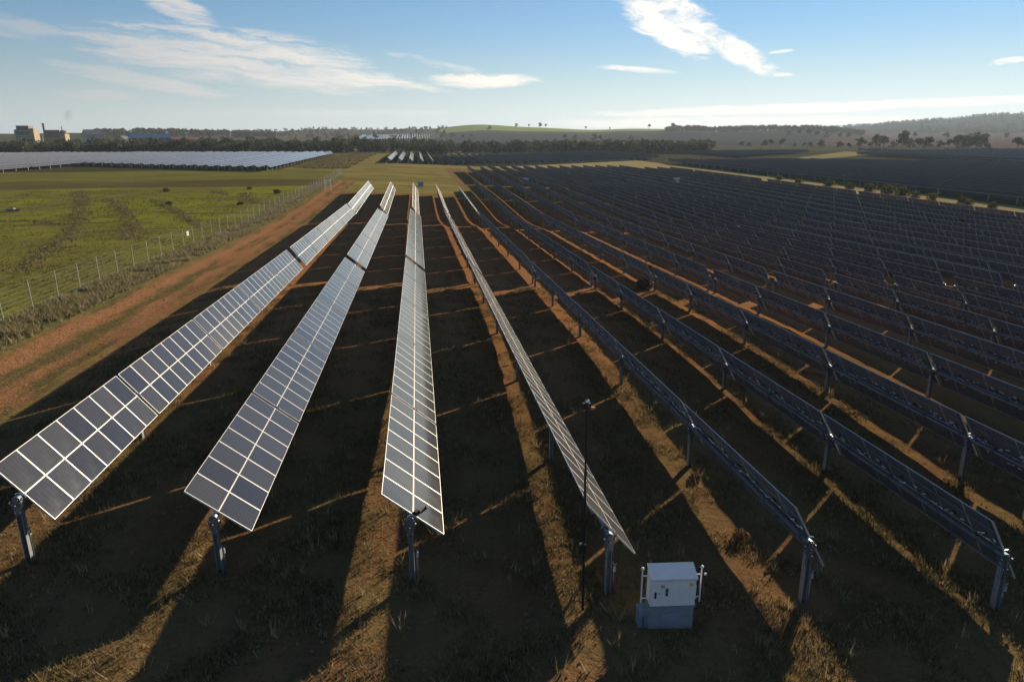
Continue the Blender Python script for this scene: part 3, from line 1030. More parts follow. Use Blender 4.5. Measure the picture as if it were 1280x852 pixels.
def fence(pts, spacing, h, label, mesh=True):
    P0 = Vector((pts[0][0], pts[0][1], gz(*pts[0])))
    root = empty('wire_fence', P0)
    tag(root, label, 'fence')
    stations = []
    for (a, b) in zip(pts[:-1], pts[1:]):
        a, b = Vector(a), Vector(b)
        n = max(1, round((b - a).length / spacing))
        for i in range(n):
            stations.append(a.lerp(b, i / n))
    stations.append(Vector(pts[-1]))
    wm = MB()
    pm = MB()
    pm.tube((0, 0, -0.5), (0, 0, h), 0.024, n=6)
    me = pm.build('post', [fpost_m], link=False)
    S = [Vector((s.x, s.y, gz(s.x, s.y))) - P0 for s in stations]
    for s in S:
        o = from_mesh('post', me, root); o.location = s
        o.rotation_euler = (R(random.uniform(-1.5, 1.5)), R(random.uniform(-1.5, 1.5)), 0)
    for a, b in zip(S[:-1], S[1:]):
        for k in range(8 if mesh else 4):
            hh = 0.08 + k * (h - 0.1) / (7 if mesh else 3)
            wm.tube(a + Vector((0, 0, hh)), b + Vector((0, 0, hh)), 0.004, n=3, caps=False)
        if mesh:
            n = int((b - a).length / 0.35)
            for i in range(n):
                p = a.lerp(b, (i + .5) / n)
                wm.tube(p + Vector((0, 0, 0.05)), p + Vector((0, 0, h - .02)), 0.0025, n=3, caps=False)
    wm.build('wire_mesh', [wire_m], root)
    return root


fence([(-27.6, 34.0), (-28.2, 50), (-28.6, 66), (-28.7, 98), (-27.6, 133), (-26.2, 169), (-25.6, 203), (-26.5, 262)], 4.1, 2.35,
      'long wire mesh fence on steel posts between pasture and red track')
fence([(-20.0, 352), (10, 342), (60, 352), (118, 372)], 6.0, 1.6, 'low wire fence crossing the grass lane in front of the middle array', mesh=False)

# white gate frame on the fence, notice sign, board
gw = empty('gate', (-22.6, 187.5, gz(-22.6, 187.5)), (0, 0, R(20)))
tag(gw, 'white barred access gate standing at the fence by the red track', 'gate')
gate_m = noisy('white_gate_paint', (0.80, 0.79, 0.75), (0.72, 0.71, 0.68), 4.0, rough=0.5)
for xx in (-0.75, 0.75):
    MB().tube((xx, 0, -.3), (xx, 0, 2.7), 0.07, n=8).build('post', [gate_m], gw)
m = MB()
for hh in (0.35, 1.0, 1.65, 2.3):
    m.box((-0.7, -0.03, hh), (0.7, 0.03, hh + 0.12))
m.build('gate_leaf', [gate_m], gw)
sg = empty('notice_sign', (-28.75, 92.0, gz(-28.75, 92.0)), (0, 0, R(70)))
tag(sg, 'small white notice board hung on the fence above the pasture', 'sign')
m = MB(); m.box((-0.22, -0.085, 1.30), (0.22, -0.065, 1.88)); m.box((-0.2, -0.064, 1.35), (-.17, 0.0, 1.39)); m.box((.17, -0.064, 1.8), (.2, 0.0, 1.84))
m.build('panel', [gate_m], sg)
m = MB(); m.box((-1.5, -0.15, 0.02), (1.5, 0.15, 0.10)); m.box((-1.2, -0.11, 0.10), (1.7, 0.19, 0.17))
o = m.build('timber_board', [noisy('pale_timber', (0.62, 0.57, 0.48), (0.5, 0.45, 0.38), 3.0)])
o.location = (-25.5, 158.5, gz(-25.5, 158.5)); o.rotation_euler = (0, 0, R(70))
tag(o, 'pale timber boards lying in the grass beside the fence', 'board')

# inverter cabinets between the stretches
inv_m = noisy('inverter_paint', (0.62, 0.63, 0.64), (0.55, 0.56, 0.58), 2.0, rough=0.45)


def inverter(X, Y, rz, s, label, mat):
    root = empty('inverter_cabinet', (X, Y, gz(X, Y)), (0, 0, R(rz)))
    root.scale = (1, 1, s * s)
    tag(root, label, 'inverter', 'inverter cabinets among the trackers')
    MB().box((-1.0 * s, -0.5, 0.25), (1.0 * s, 0.5, 2.05)).build('body', [mat], root)
    m = MB(); m.prism([(-0.58, 2.052), (0.58, 2.052), (0.58, 2.12), (-0.58, 2.16)], 'x', -1.08 * s, 1.08 * s); m.build('roof', [mat], root)
    MB().box((-0.95 * s, -0.45, -0.4), (0.95 * s, 0.45, 0.248)).build('plinth', [grey_p], root)
    for k in (-1, 1):
        d = MB().box((k * 0.5 * s - 0.45 * s, -0.53, 0.32), (k * 0.5 * s + 0.45 * s, -0.502, 1.98)).build('door', [mat], root)
        MB().box((k * 0.1 * s - .02, -0.56, 1.05), (k * 0.1 * s + .02, -0.531, 1.25)).build('handle', [black_m], d)


blue_inv = noisy('blue_grey_paint', (0.30, 0.33, 0.40), (0.25, 0.28, 0.34), 2.0, rough=0.5)
inverter(1.6, 208.0, 0, 0.8, 'blue-grey cabinet on the grass behind the far end of the third row', blue_inv)
inverter(36.5, 231.0, 0, 1.0, 'pale cabinet between dark rows, leftmost of the two in the cross lane', inv_m)
inverter(87.0, 226.0, 0, 1.1, 'pale cabinet far right in the cross lane between dark rows', inv_m)

# ------------------------------------------------------------------ vegetation
def foliage(name, dark, light):
    m, N, b = material(name, dark, 0.8, spec=0.15)
    at = N.new('ShaderNodeAttribute'); at.attribute_name = 'tone'
    oi = N.new('ShaderNodeObjectInfo').outputs['Random']
    f = N.m('ADD', N.m('MULTIPLY', at.outputs['Fac'], 0.75), N.m('MULTIPLY', oi, 0.25))
    N.put(b.inputs['Base Color'], N.mix(f, dark, light))
    tr = N.new('ShaderNodeBsdfTranslucent'); N.put(tr.inputs[0], N.mix(f, dark, light))
    mx = N.new('ShaderNodeMixShader'); mx.inputs[0].default_value = 0.25
    N.l.new(b.outputs[0], mx.inputs[1]); N.l.new(tr.outputs[0], mx.inputs[2])
    N.l.new(mx.outputs[0], m.node_tree.nodes['Material Output'].inputs[0])
    return m


leaf_m = foliage('gum_foliage', (0.045, 0.055, 0.020), (0.150, 0.140, 0.060))
bush_m = foliage('bush_foliage', (0.045, 0.055, 0.015), (0.16, 0.15, 0.035))
dry_m = foliage('dry_brush', (0.10, 0.055, 0.03), (0.26, 0.17, 0.09))
bark_m = noisy('gum_bark', (0.30, 0.26, 0.21), (0.16, 0.13, 0.10), 1.5, rough=0.9)


def leaf_cloud(lobes, n, size, r):
    """many small leaf faces spread through several uneven lobes -> verts, faces, tone"""
    V, T = [], []
    w = np.array([l[3] ** 2 for l in lobes]); w = w / w.sum()
    pick = r.choice(len(lobes), n, p=w)
    for i in pick:
        cx, cy, cz, rad, sq = lobes[i]
        d = r.normal(size=3); d /= np.linalg.norm(d)
        rr = rad * r.uniform(0.35, 1.05) ** 0.6
        p = np.array([cx, cy, cz]) + d * rr * np.array([1, 1, sq])
        a = r.normal(size=3); a /= np.linalg.norm(a)
        b = np.cross(a, r.normal(size=3)); b /= np.linalg.norm(b)
        s = size * r.uniform(0.55, 1.3)
        a *= s; b *= s * r.uniform(0.4, 0.9)
        V += [p - a - b * .4, p + a * .2 - b, p + a + b * .3, p - a * .2 + b]
        T.append(np.clip(r.normal(0.45, 0.2) + 0.12 * ((i * 7) % 3 - 1), 0, 1))
    V = np.array(V)
    F = np.arange(len(V)).reshape(-1, 4)
    return V, F, np.repeat(np.array(T), 4)


def tree_arrays(seed, h, nleaf, size, spread=0.34, trunk_frac=0.35, nlobes=9):
    r = np.random.default_rng(seed)
    mb = MB()
    lean = r.normal(0, 0.03, 2) * h
    top = (lean[0], lean[1], h * trunk_frac)
    mb.tube((0, 0, -0.4), (lean[0] * .5, lean[1] * .5, h * trunk_frac * .5), 0.028 * h, 0.021 * h, 7)
    mb.tube((lean[0] * .5, lean[1] * .5, h * trunk_frac * .5), top, 0.021 * h, 0.017 * h, 7)
    lobes = []
    for k in range(nlobes):
        a = 2 * math.pi * k / nlobes * 1.9 + r.uniform(0, 1)
        rad = spread * h * r.uniform(0.25, 1.0)
        zc = h * r.uniform(trunk_frac + 0.12, 0.86) - 0.12 * rad
        c = (top[0] + rad * math.cos(a), top[1] + rad * math.sin(a), zc)
        lr = h * r.uniform(0.11, 0.20)
        lobes.append((*c, lr, 0.72))
        mid = tuple((np.array(top) * 0.5 + np.array(c) * 0.5) + np.array([0, 0, -0.03 * h]))
        mb.tube(top, mid, 0.012 * h, 0.008 * h, 5); mb.tube(mid, c, 0.008 * h, 0.003 * h, 5)
    lobes.append((top[0], top[1], h * 0.88, h * 0.13, 0.8))
    V, F, T = leaf_cloud(lobes, nleaf, size, r)
    return mb, V, F, T


def join_tree(name, mb, V, F, T, leafmat, link=False):
    nb = len(mb.v)
    me = bpy.data.meshes.new(name)
    faces = mb.f + [tuple(int(i) + nb for i in f) for f in F]
    me.from_pydata([tuple(v) for v in mb.v] + V.tolist(), [], faces)
    me.materials.append(bark_m); me.materials.append(leafmat)
    me.polygons.foreach_set('material_index', np.array([0] * len(mb.f) + [1] * len(F), dtype=np.int32))
    at = me.attributes.new('tone', 'FLOAT', 'POINT')
    at.data.foreach_set('value', np.concatenate([np.zeros(nb), T]).astype(np.float32))
    me.update()
    return me


TREES = [join_tree('gum_tree', *tree_arrays(s, 10, 900, 0.42, spread=sp, trunk_frac=tf, nlobes=nl), leaf_m)
         for s, sp, tf, nl in ((1, 0.34, 0.30, 10), (2, 0.26, 0.42, 9), (3, 0.42, 0.26, 12), (4, 0.22, 0.35, 8), (5, 0.36, 0.34, 11))]
LOW = [tree_arrays(s, 10, 260, 0.62, spread=sp, trunk_frac=tf, nlobes=nl) for s, sp, tf, nl in ((11, 0.36, 0.22, 8), (12, 0.30, 0.28, 8), (13, 0.44, 0.18, 9), (14, 0.26, 0.3, 7))]
bush_arr = [(MB(), *leaf_cloud([(0, 0, 0.5, 0.6, 0.8), (0.4, 0.2, 0.35, 0.45, 0.8), (-0.35, 0.25, 0.4, 0.45, 0.9), (0.05, -0.4, 0.3, 0.4, 0.8)], 420, 0.10, np.random.default_rng(s))) for s in (21, 22)]
BUSH = [join_tree('bush', *b, bush_m) for b in bush_arr]
DRY = [join_tree('dry_bush', *b, dry_m) for b in bush_arr]


def plant(name, meshes, x, y, h, base_h, label, cat, group=None):
    o = from_mesh(name, random.choice(meshes))
    s = h / base_h
    o.location = (x, y, gz(x, y) - 0.05 * s)
    o.scale = (s * random.uniform(.9, 1.15), s * random.uniform(.9, 1.15), s)
    o.rotation_euler = (0, 0, random.uniform(0, 6.28))
    tag(o, label, cat, group)
    return o


# the tree belt behind the arrays reads as one mass: one object
def wood(name, spots, label):
    Vs, Fs, Ts, Ms = [], [], [], []
    off = 0
    for (x, y, h) in spots:
        mb, V, F, T = LOW[rng.integers(len(LOW))]
        s = h / 10
        a = rng.uniform(0, 6.28)
        allv = np.concatenate([np.array(mb.v), V]) * s * np.array([rng.uniform(.9, 1.3), rng.uniform(.9, 1.3), 1])
        ca, sa = math.cos(a), math.sin(a)
        q = np.stack([allv[:, 0] * ca - allv[:, 1] * sa + x, allv[:, 0] * sa + allv[:, 1] * ca + y, allv[:, 2] + gz(x, y) - 0.14 * h], -1)
        Vs.append(q)
        fb = np.array([f for f in mb.f if len(f) == 4], dtype=np.int64)
        Fs.append(fb + off); Ms.append(np.zeros(len(fb), int))
        Fs.append(F + len(mb.v) + off); Ms.append(np.ones(len(F), int))
        tone = np.clip(T + rng.normal(0, 0.16), 0, 1)
        Ts.append(np.concatenate([np.zeros(len(mb.v)), tone]))
        off += len(q)
    V = np.concatenate(Vs); F = np.concatenate(Fs); M = np.concatenate(Ms); T = np.concatenate(Ts)
    o = mesh_obj(name, V, F, [bark_m, leaf_m], midx=M)
    at = o.data.attributes.new('tone', 'FLOAT', 'POINT')
    at.data.foreach_set('value', T.astype(np.float32))
    tag(o, label, 'woodland', kind='stuff')
    return o


spots = []
for i in range(1500):
    px = random.uniform(-70, 890)
    dmin = 742 if px < 520 else (742 - max(0, px - 640) * 0.40)
    a = px_az(px)
    yline = {True: 700, False: 700}[True]
    d0 = 560 / math.cos(a) if px < 560 else 640
    depth = random.random() ** 1.6
    d = d0 + depth * (240 if px < 520 else 150)
    if px > 560 and px < 640 and depth > 0.6:
        continue
    x, y = px_pos(px, d)
    h = random.uniform(5.5, 11.5) if px < 330 else random.uniform(5, 11)
    if px > 640:
        h = random.uniform(7, 13.5)
    if random.random() < 0.1:
        h = random.uniform(11, 15)
    spots.append((x, y, h))
wood('tree_belt', spots, 'dense dark belt of gum trees behind the solar arrays')
spots = []
for i in range(620):
    px = random.uniform(120, 345) if i < 380 else random.uniform(300, 560)
    d = random.uniform(1400, 1850) if i < 380 else random.uniform(1500, 2500)
    x, y = px_pos(px, d)
    spots.append((x, y, random.uniform(8, 13)))
wood('hill_woodland', spots, 'grey-green woodland along the low hill at left')
spots = []
for i in range(1500):
    u = random.random()
    if u < 0.4:
        px, d = random.uniform(1040, 1400), random.uniform(3600, 4900)
    elif u < 0.7:
        px, d = random.uniform(835, 1080), random.uniform(1780, 2050)
    else:
        px, d = random.uniform(1150, 1400), random.uniform(2600, 3400)
    x, y = px_pos(px, d)
    spots.append((x, y, random.uniform(9, 18)))
wood('distant_woodland', spots, 'bluish scattered woodland on the far hills at right')

# single trees that can be told apart
k = 0
for px, d, h in sorted([(1052, 790, 9), (1064, 800, 7), (1078, 785, 13), (1098, 790, 16), (1108, 800, 14), (1120, 795, 9), (1131, 785, 19), (1141, 800, 12), (1152, 792, 12), (1160, 805, 13), (1166, 790, 13),
                 (1178, 800, 10), (1190, 796, 11), (1200, 785, 15), (1207, 795, 14), (1216, 790, 16), (1224, 785, 17), (1231, 790, 15), (1241, 780, 6), (1276, 760, 13), (1290, 770, 15)]):
    k += 1
    x, y = px_pos(px, d)
    size = 'tall dark' if h > 13 else ('rounded dark' if h > 9 else 'small dark')
    plant('gum_tree', TREES, x, y, h, 10, f'{size} gum tree in the line behind the right array, {ordinal(k)} from its left end', 'tree', 'gum trees in the right-hand tree line')
k = 0
for px, d, h in sorted([(930, 880, 9), (938, 880, 7), (958, 870, 10), (966, 860, 11), (980, 870, 11), (996, 880, 6), (1008, 870, 7), (1016, 860, 8), (1028, 890, 10), (886, 760, 11), (893, 760, 10), (1030, 900, 9)]):
    k += 1
    x, y = px_pos(px, d)
    plant('gum_tree', TREES, x, y, h, 10, f'small dark tree on the blue-grey paddock, {ordinal(k)} from the left', 'tree', 'trees on the blue-grey paddock')
k = 0
for px, d, h in sorted([(554, 1500, 14), (567, 1550, 13), (580, 1500, 10), (590, 1500, 10), (613, 1900, 13), (647, 2200, 14), (662, 2200, 12), (676, 2250, 18), (683, 2250, 14), (733, 2260, 12), (763, 2230, 9), (812, 2200, 16),
                 (842, 2050, 20), (720, 1300, 13), (708, 1300, 14), (745, 1250, 15), (752, 1260, 13), (790, 1280, 11), (470, 1300, 14), (447, 1280, 12), (522, 1900, 13)]):
    k += 1
    x, y = px_pos(px, d)
    plant('gum_tree', TREES, x, y, h, 10, f'lone tree on or below the green skyline hill, {ordinal(k)} from the left', 'tree', 'lone trees around the green hill')
k = 0
for px, d, h in sorted([(988, 1500, 14), (1000, 1500, 13), (1012, 1480, 18), (1022, 1500, 15), (1003, 1700, 13), (1035, 1450, 13), (1052, 1480, 11), (1062, 1500, 12), (1145, 1650, 15), (1186, 1600, 16), (1220, 1700, 14), (1260, 1650, 15)]):
    k += 1
    x, y = px_pos(px, d)
    plant('gum_tree', TREES, x, y, h, 10, f'hazy tree on the brown slope beyond the right tree line, {ordinal(k)} from left', 'tree', 'hazy trees on the brown slope')
# bushes in the dry strip
k = 0
for X, Y, h in ((136.5, 205, 2.2), (137, 196, 2.6), (136, 186, 2.9), (137, 181, 2.8), (135.5, 174, 2.0), (136, 168, 2.0), (138, 160, 1.8), (136.5, 156, 1.5), (134.5, 232, 1.8), (137, 250, 1.8), (136, 148, 1.6), (137.5, 218, 2.4)):
    k += 1
    plant('bush', BUSH, X, Y, h, 1.0, f'olive bush on the dry grass strip, {ordinal(k)} planted of its loose line', 'bush', 'bushes on the dry grass strip')['label'] = 'olive bush in the loose line on the dry grass strip'
for X, Y, h, lab in ((-33.4, 176, 1.19, 'dark round bush in the pasture nearest the white gate'), (-36, 150, 0.84, 'low dark bush in the pasture left of the timber boards'),
                     (-50, 150, 0.98, 'dark bush in the middle of the green pasture'), (-62, 185, 1.12, 'dark bush at the back edge of the green pasture'), (-43, 190, 0.91, 'small bush at the pasture back edge near the fence')):
    plant('bush', BUSH, X, Y, h, 1.0, lab, 'bush')
for X, Y, h, lab in ((10.9, 18.9, 0.4, 'rust-brown dry weed standing in shade between the fifth and fourth rows'), (11.0, 23.1, 0.35, 'straw coloured tuft in the lit strip at the foot of a fifth row post'),
                     (21.8, 62.0, 1.2, 'orange dry brush clump between dark rows, larger of two'), (18.6, 33.5, 0.8, 'dry brown brush clump in the strip beside the seventh row')):
    plant('dry_bush', DRY, X, Y, h, 1.0, lab, 'bush')
# boulder in the pasture
m = MB(); m.ball((0, 0, 0.2), 0.9, 0, 9, 6, 0.7); m.ball((0.9, 0.2, 0.1), 0.55, 0, 8, 5, 0.7)
for i, v in enumerate(m.v):
    q = 1 + 0.18 * math.sin(i * 12.9)
    m.v[i] = (v[0] * q, v[1] * q, v[2] * q)
o = m.build('boulder', [noisy('pale_rock', (0.30, 0.25, 0.19), (0.20, 0.165, 0.125), 1.2, rough=0.9)])
o.location = (-77, 144.5, gz(-77, 144.5)); tag(o, 'pale boulder in the pasture at the left edge', 'boulder')


# ------------------------------------------------------------------ grass tufts as geometry
def tufts(name, pts, hmin, hmax, blades, label, colfun, width=0.02):
    n = len(pts)
    P = np.repeat(np.array(pts), blades, 0)
    nb = len(P)
    a = rng.uniform(0, 2 * np.pi, nb)
    h = rng.uniform(hmin, hmax, nb)
    lean = rng.uniform(0.2, 0.9, nb) * h
    bx = P[:, 0] + rng.normal(0, 0.07, nb); by = P[:, 1] + rng.normal(0, 0.07, nb)
    bz = zt(bx, by) - 0.02
    w = width * rng.uniform(.6, 1.5, nb)
    wx, wy = -np.sin(a) * w, np.cos(a) * w
    tx, ty = bx + np.cos(a) * lean, by + np.sin(a) * lean
    V = np.stack([np.stack([bx - wx, by - wy, bz], -1), np.stack([bx + wx, by + wy, bz], -1), np.stack([tx, ty, bz + h], -1)], 1).reshape(-1, 3)
    F = np.arange(nb * 3).reshape(-1, 3)
    o = mesh_obj(name, V, F, grass_m)
    base = colfun(n)
    c = np.repeat(np.repeat(base, blades, 0) * rng.uniform(.75, 1.25, (nb, 1)), 3, 0)
    at = o.data.color_attributes.new('tint', 'FLOAT_COLOR', 'POINT')
    at.data.foreach_set('color', np.concatenate([c, np.ones((len(c), 1))], 1).astype(np.float32).ravel())
    tag(o, label, 'grass', kind='stuff')
    return o


grass_m, N, b = material('grass_blades', rough=0.8, spec=0.15)
at = N.new('ShaderNodeAttribute'); at.attribute_name = 'tint'
N.put(b.inputs['Base Color'], at.outputs['Color'])
tr = N.new('ShaderNodeBsdfTranslucent'); N.put(tr.inputs[0], at.outputs['Color'])
mx = N.new('ShaderNodeMixShader'); mx.inputs[0].default_value = 0.3
N.l.new(b.outputs[0], mx.inputs[1]); N.l.new(tr.outputs[0], mx.inputs[2])
N.l.new(mx.outputs[0], grass_m.node_tree.nodes['Material Output'].inputs[0])


def palette(cols, probs):
    cols = np.array(cols)
    return lambda n: cols[rng.choice(len(cols), n, p=probs)]


def clumpy(n, x0, x1, y0, y1, scale=0.8, thr=0.0, ypow=1.0):
    x = rng.uniform(x0, x1, n * 3); y = y0 + (y1 - y0) * rng.uniform(0, 1, n * 3) ** ypow
    f = np.sin(x * scale * 2.1 + np.sin(y * scale * 1.3) * 1.7) * np.sin(y * scale * 1.7 + np.sin(x * scale * 0.9) * 2.1)
    f = f + rng.normal(0, 0.35, len(f))
    k = np.flatnonzero(f > thr)[:n]
    return np.stack([x[k], y[k]], -1)


tufts('dry_grass', clumpy(85000, -17.5, 26, 8, 62, 0.55, 0.0, 1.7), 0.04, 0.20, 5, 'short dry grass and thatch on the soil between the near rows',
      palette([(0.27, 0.20, 0.09), (0.19, 0.135, 0.06), (0.11, 0.105, 0.032), (0.36, 0.28, 0.14), (0.11, 0.065, 0.03)], [.28, .28, .22, .1, .12]), 0.014)
vp = clumpy(9000, -28.8, -24.6, 34, 220, 0.4, -0.3, 1.5)
tufts('verge_grass', vp, 0.15, 0.55, 6, 'straw coloured long grass along the foot of the fence',
      palette([(0.36, 0.30, 0.17), (0.26, 0.21, 0.10), (0.15, 0.14, 0.05)], [.4, .35, .25]), 0.03)
tufts('pasture_grass', clumpy(16000, -95, -29, 34, 190, 0.25, 0.0, 1.3), 0.08, 0.28, 5, 'green pasture grass left of the fence',
      palette([(0.125, 0.145, 0.02), (0.17, 0.175, 0.035), (0.16, 0.125, 0.05)], [.4, .35, .25]), 0.035)
weeds = []
for line in ([(-84, 190), (-65, 145.4), (-53.6, 116.8), (-46.1, 96.2), (-41.6, 81.3), (-39.7, 73)], [(-68.5, 168), (-55, 140), (-46, 121), (-42.8, 109.7), (-37.8, 99)],
             [(-57.8, 163), (-47, 142.6), (-38.3, 125.4), (-33.4, 113.7)], [(-80, 127), (-65.4, 128.4), (-57.8, 122.8)], [(-42, 178), (-36, 158), (-31, 150)], [(-50, 185), (-44, 172)]):
    for (a, b) in zip(line[:-1], line[1:]):
        a, b = np.array(a), np.array(b)
        for i in range(int(np.linalg.norm(b - a) * 9)):
            if rng.uniform() < 0.8:
                weeds.append(a + (b - a) * rng.uniform() + rng.normal(0, 0.9, 2) * (0.5 + rng.uniform()))
tufts('brown_weeds', weeds, 0.15, 0.5, 6, 'brown dead weeds along the contour banks in the pasture',
      palette([(0.20, 0.15, 0.075), (0.14, 0.11, 0.05), (0.27, 0.21, 0.12)], [.4, .35, .25]), 0.045)

tufts('scrub', clumpy(3500, -52, -28, 300, 560, 0.05, -0.2), 0.4, 1.2, 5, 'brown-green scrub along the edge of the left array',
      palette([(0.17, 0.135, 0.06), (0.10, 0.10, 0.035), (0.24, 0.19, 0.09)], [.45, .3, .25]), 0.12)
tufts('tall_dry_grass', clumpy(900, -17, 24, 9, 48, 0.9, 0.35, 1.4), 0.22, 0.5, 9, 'scattered taller straw tufts between the near rows',
      palette([(0.36, 0.27, 0.13), (0.27, 0.19, 0.085), (0.17, 0.15, 0.05)], [.45, .35, .2]), 0.016)
nst = 7000
xs = rng.uniform(-26, 22, nst); ys = 9 + 55 * rng.uniform(0, 1, nst) ** 1.5
rad = 0.018 + 0.05 * rng.uniform(0, 1, nst) ** 3
octv = np.array([(1, 0, 0), (0, 1, 0), (-1, 0, 0), (0, -1, 0), (0, 0, .8), (0, 0, -.8)])
octf = np.array([(0, 1, 4), (1, 2, 4), (2, 3, 4), (3, 0, 4), (1, 0, 5), (2, 1, 5), (3, 2, 5), (0, 3, 5)])
V = octv[None] * rad[:, None, None] * rng.uniform(0.6, 1.4, (nst, 6, 3)) + np.stack([xs, ys, zt(xs, ys) + rad * .25], -1)[:, None, :]
o = mesh_obj('clods', V.reshape(-1, 3), (octf[None] + 6 * np.arange(nst)[:, None, None]).reshape(-1, 3), noisy('clod_earth', (0.30, 0.16, 0.08), (0.20, 0.12, 0.065), 0.7, rough=1.0, spec=0.0))
tag(o, 'small clods and stones scattered on the bare soil and track', 'stones', kind='stuff')

# ------------------------------------------------------------------ buildings on the left skyline
mill_wall = noisy('mill_concrete', (0.38, 0.29, 0.17), (0.30, 0.23, 0.14), 0.08, rough=0.85)
mill_dark = noisy('mill_in_shade', (0.17, 0.14, 0.11), (0.13, 0.11, 0.09), 0.1, rough=0.7)  # shade of the mill fronts put into a darker tone than the walls
win_m = noisy('dark_window', (0.02, 0.022, 0.025), (0.03, 0.03, 0.035), 1.0, rough=0.2)
tin_w = noisy('pale_tin', (0.42, 0.37, 0.28), (0.34, 0.30, 0.23), 0.2, rough=0.5)
tin_d = noisy('dark_tin', (0.10, 0.10, 0.10), (0.14, 0.13, 0.12), 0.2, rough=0.6)
tin_b = noisy('blue_tin', (0.025, 0.06, 0.125), (0.035, 0.075, 0.15), 0.1, rough=0.5)
tin_r = noisy('red_tin', (0.26, 0.09, 0.06), (0.22, 0.08, 0.05), 0.1, rough=0.6)


def site(px, d):
    x, y = px_pos(px, d)
    return Vector((x, y, gz(x, y))), px_az(px)


def windows(parent, x0, x1, z0, z1, nx, nz, yf):
    me = MB().box((-0.7, -0.12, -0.8), (0.7, 0.02, 0.8)).build('window', [win_m], link=False)
    for j in range(nz):
        for i in range(nx):
            o = from_mesh('window', me, parent)
            o.location = (x0 + (x1 - x0) * (i + .5) / nx, yf, z0 + (z1 - z0) * (j + .5) / nz)


p, a = site(35, 960)
b1 = empty('grain_mill', p, (0, 0, -a + R(-24)))
b1.scale = (0.72,) * 3
tag(b1, 'larger tan concrete mill building with a stepped dark top, at far left', 'building')
m = MB(); m.box((-13, -9, -2), (14, 9, 26)); m.build('wall', [mill_wall], b1)
m = MB(); m.box((-9, -9.3, 20), (8, 7, 33.5)); m.box((-12, -9.2, 20), (-9, 6, 28)); m.build('tower', [mill_dark], b1)
m = MB(); m.box((8.0, -6, 26), (13, 6, 29.5)); m.build('roof_house', [mill_wall], b1)
m = MB(); m.box((-13.4, -9.6, 25.5), (9, -9.31, 26.3)); m.build('ledge', [tin_w], b1)
windows(b1, -12, 13, 8, 19, 7, 3, -9.05)
p, a = site(72, 980)
b2 = empty('grain_mill', p, (0, 0, -a + R(-22)))
b2.scale = (0.74,) * 3
tag(b2, 'smaller brown mill building with a thin chimney, second from the left', 'building')
m = MB(); m.box((-15, -8, -2), (15, 8, 20)); m.build('wall', [mill_wall], b2)
m = MB(); m.box((-13, -8.3, 14), (8, 8.3, 26)); m.build('tower', [mill_dark], b2)
m = MB(); m.box((-15.5, -6, 18), (-13, -3.5, 35)); m.box((-15.8, -6.3, 34), (-12.7, -3.2, 36)); m.build('chimney', [mill_dark], b2)
m = MB(); m.tube((9, 0, 19), (9, 0, 32), 0.7, 0.5, 8); m.build('flue', [mill_dark], b2)
m = MB(); m.ball((11, 0, 22), 5, 0, 10, 6, 0.8); m.build('tank', [mill_wall], b2)
windows(b2, -12, 7, 6, 13, 6, 2, -8.05)


def shed(px, d, w, dp, h, rise, wallm, roofm, label, rot=20):
    p, a = site(px, d)
    root = empty('shed', p, (0, 0, -a + R(rot)))
    tag(root, label, 'building')
    m = MB(); m.prism([(-dp / 2, -1), (dp / 2, -1), (dp / 2, h), (0, h + rise), (-dp / 2, h)], 'x', -w / 2, w / 2); m.build('wall', [wallm], root)
    m = MB()
    for s in (-1, 1):
        e = 0.35
        q = [(s * (dp / 2 + .5), h - .3 + e), (0, h + rise + e), (0, h + rise + e + .25), (s * (dp / 2 + .5), h - .05 + e)]
        m.prism(q if s < 0 else q[::-1], 'x', -w / 2 - .5, w / 2 + .5)
    m.build('roof', [roofm], root)
    MB().box((-1.8, -dp / 2 - .15, -.5), (1.8, -dp / 2 + .02, h * .7)).build('door', [tin_d], root)
    return root


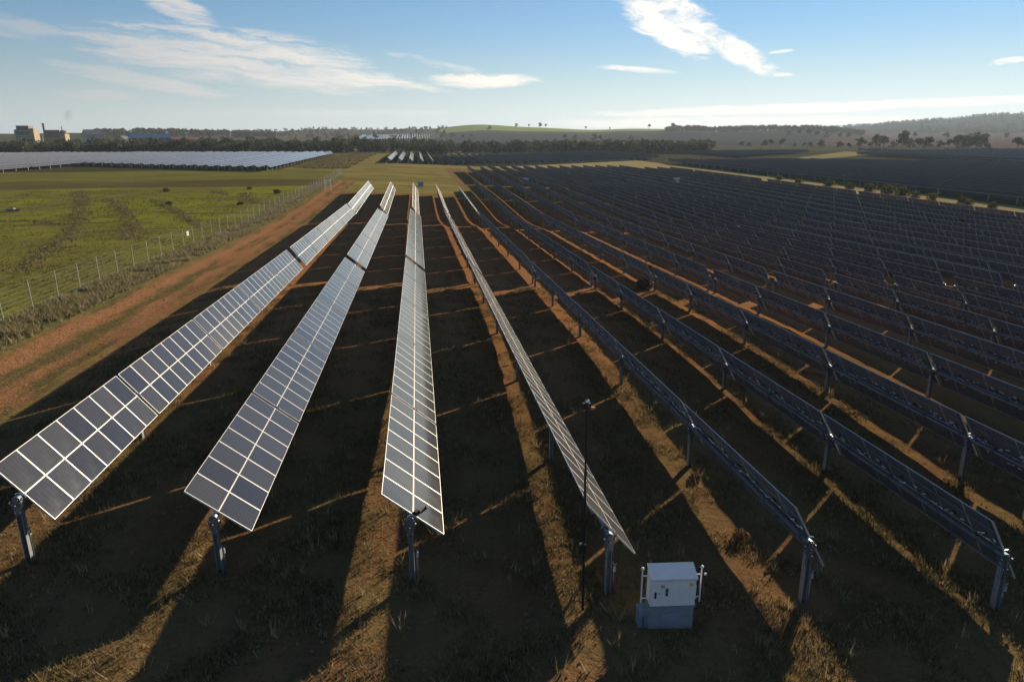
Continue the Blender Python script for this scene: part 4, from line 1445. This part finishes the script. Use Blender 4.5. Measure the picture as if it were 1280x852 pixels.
shed(117, 930, 17, 14, 13.5, 5.5, tin_w, tin_d, 'cream gabled shed with a dark roof standing above the trees')
shed(155, 900, 12, 9, 8.5, 3.5, tin_w, tin_d, 'small cream shed with a pale gable end, left of the blue shed', 60)
shed(186, 950, 46, 22, 9.5, 4.0, tin_b, tin_b, 'long low blue shed in front of the wooded hill')
shed(230, 930, 30, 16, 7.5, 2.5, tin_r, tin_r, 'long low rust-red shed right of the blue shed')
pole_m = noisy('pale_pole', (0.55, 0.53, 0.48), (0.45, 0.43, 0.40), 1.0, rough=0.6)
for px, d, h, lab in ((54, 715, 15, 'timber power pole with a crossarm standing in front of the mills'), (227, 712, 9, 'short pale pole behind the left array, leftmost of the group'), (234, 716, 16, 'tall pale pole in front of the red shed'),
                      (257, 714, 15, 'tall pale pole right of the red shed'), (282, 714, 15, 'tall pale pole, left one of a close pair'), (289, 712, 17, 'tallest pale pole, right one of a close pair')):
    p, a = site(px, d)
    root = empty('utility_pole', p, (0, 0, -a))
    tag(root, lab, 'pole', 'poles behind the left array')
    MB().tube((0, 0, -1), (0, 0, h), 0.32, 0.22, 8).build('pole', [pole_m], root)
    MB().box((-1.3, -0.15, h - 1.2), (1.3, 0.15, h - 0.9)).build('crossarm', [pole_m], root)

# smoke above the second mill
sm = bpy.data.materials.new('smoke'); sm.use_nodes = True
N = NT(sm.node_tree); sm.node_tree.nodes.clear()
out = N.new('ShaderNodeOutputMaterial'); pv = N.new('ShaderNodeVolumePrincipled')
pv.inputs['Color'].default_value = (0.35, 0.36, 0.4, 1)
tc = N.new('ShaderNodeTexCoord').outputs['Object']
N.put(pv.inputs['Density'], N.m('MULTIPLY', N.ss(N.noise(tc, 0.16, 4, 0.6), 0.44, 0.62), 0.07))
N.l.new(pv.outputs[0], out.inputs['Volume'])
p, a = site(80, 985)
m = MB()
for i in range(7):
    m.ball((i * 1.9, 0, 22 + i * 2.6), 1.6 + 0.55 * i, 0, 10, 7, 0.9)
o = m.build('smoke', [sm], smooth=True)
o.location = p; tag(o, 'thin grey smoke drifting right above the second mill', 'smoke', kind='stuff')

# ------------------------------------------------------------------ the air: thin blue haze towards the far hills
hz = bpy.data.materials.new('haze'); hz.use_nodes = True
N = NT(hz.node_tree); hz.node_tree.nodes.clear()
out = N.new('ShaderNodeOutputMaterial'); pv = N.new('ShaderNodeVolumePrincipled')
pv.inputs['Color'].default_value = (0.70, 0.84, 1.0, 1)
pv.inputs['Density'].default_value = 0.000082
pv.inputs['Anisotropy'].default_value = 0.2
N.l.new(pv.outputs[0], out.inputs['Volume'])
o = MB().box((-6300, -450, -9.0), (6800, 7900, 190)).build('haze', [hz])
tag(o, 'thin bluish haze over the whole plain', 'haze', kind='stuff')
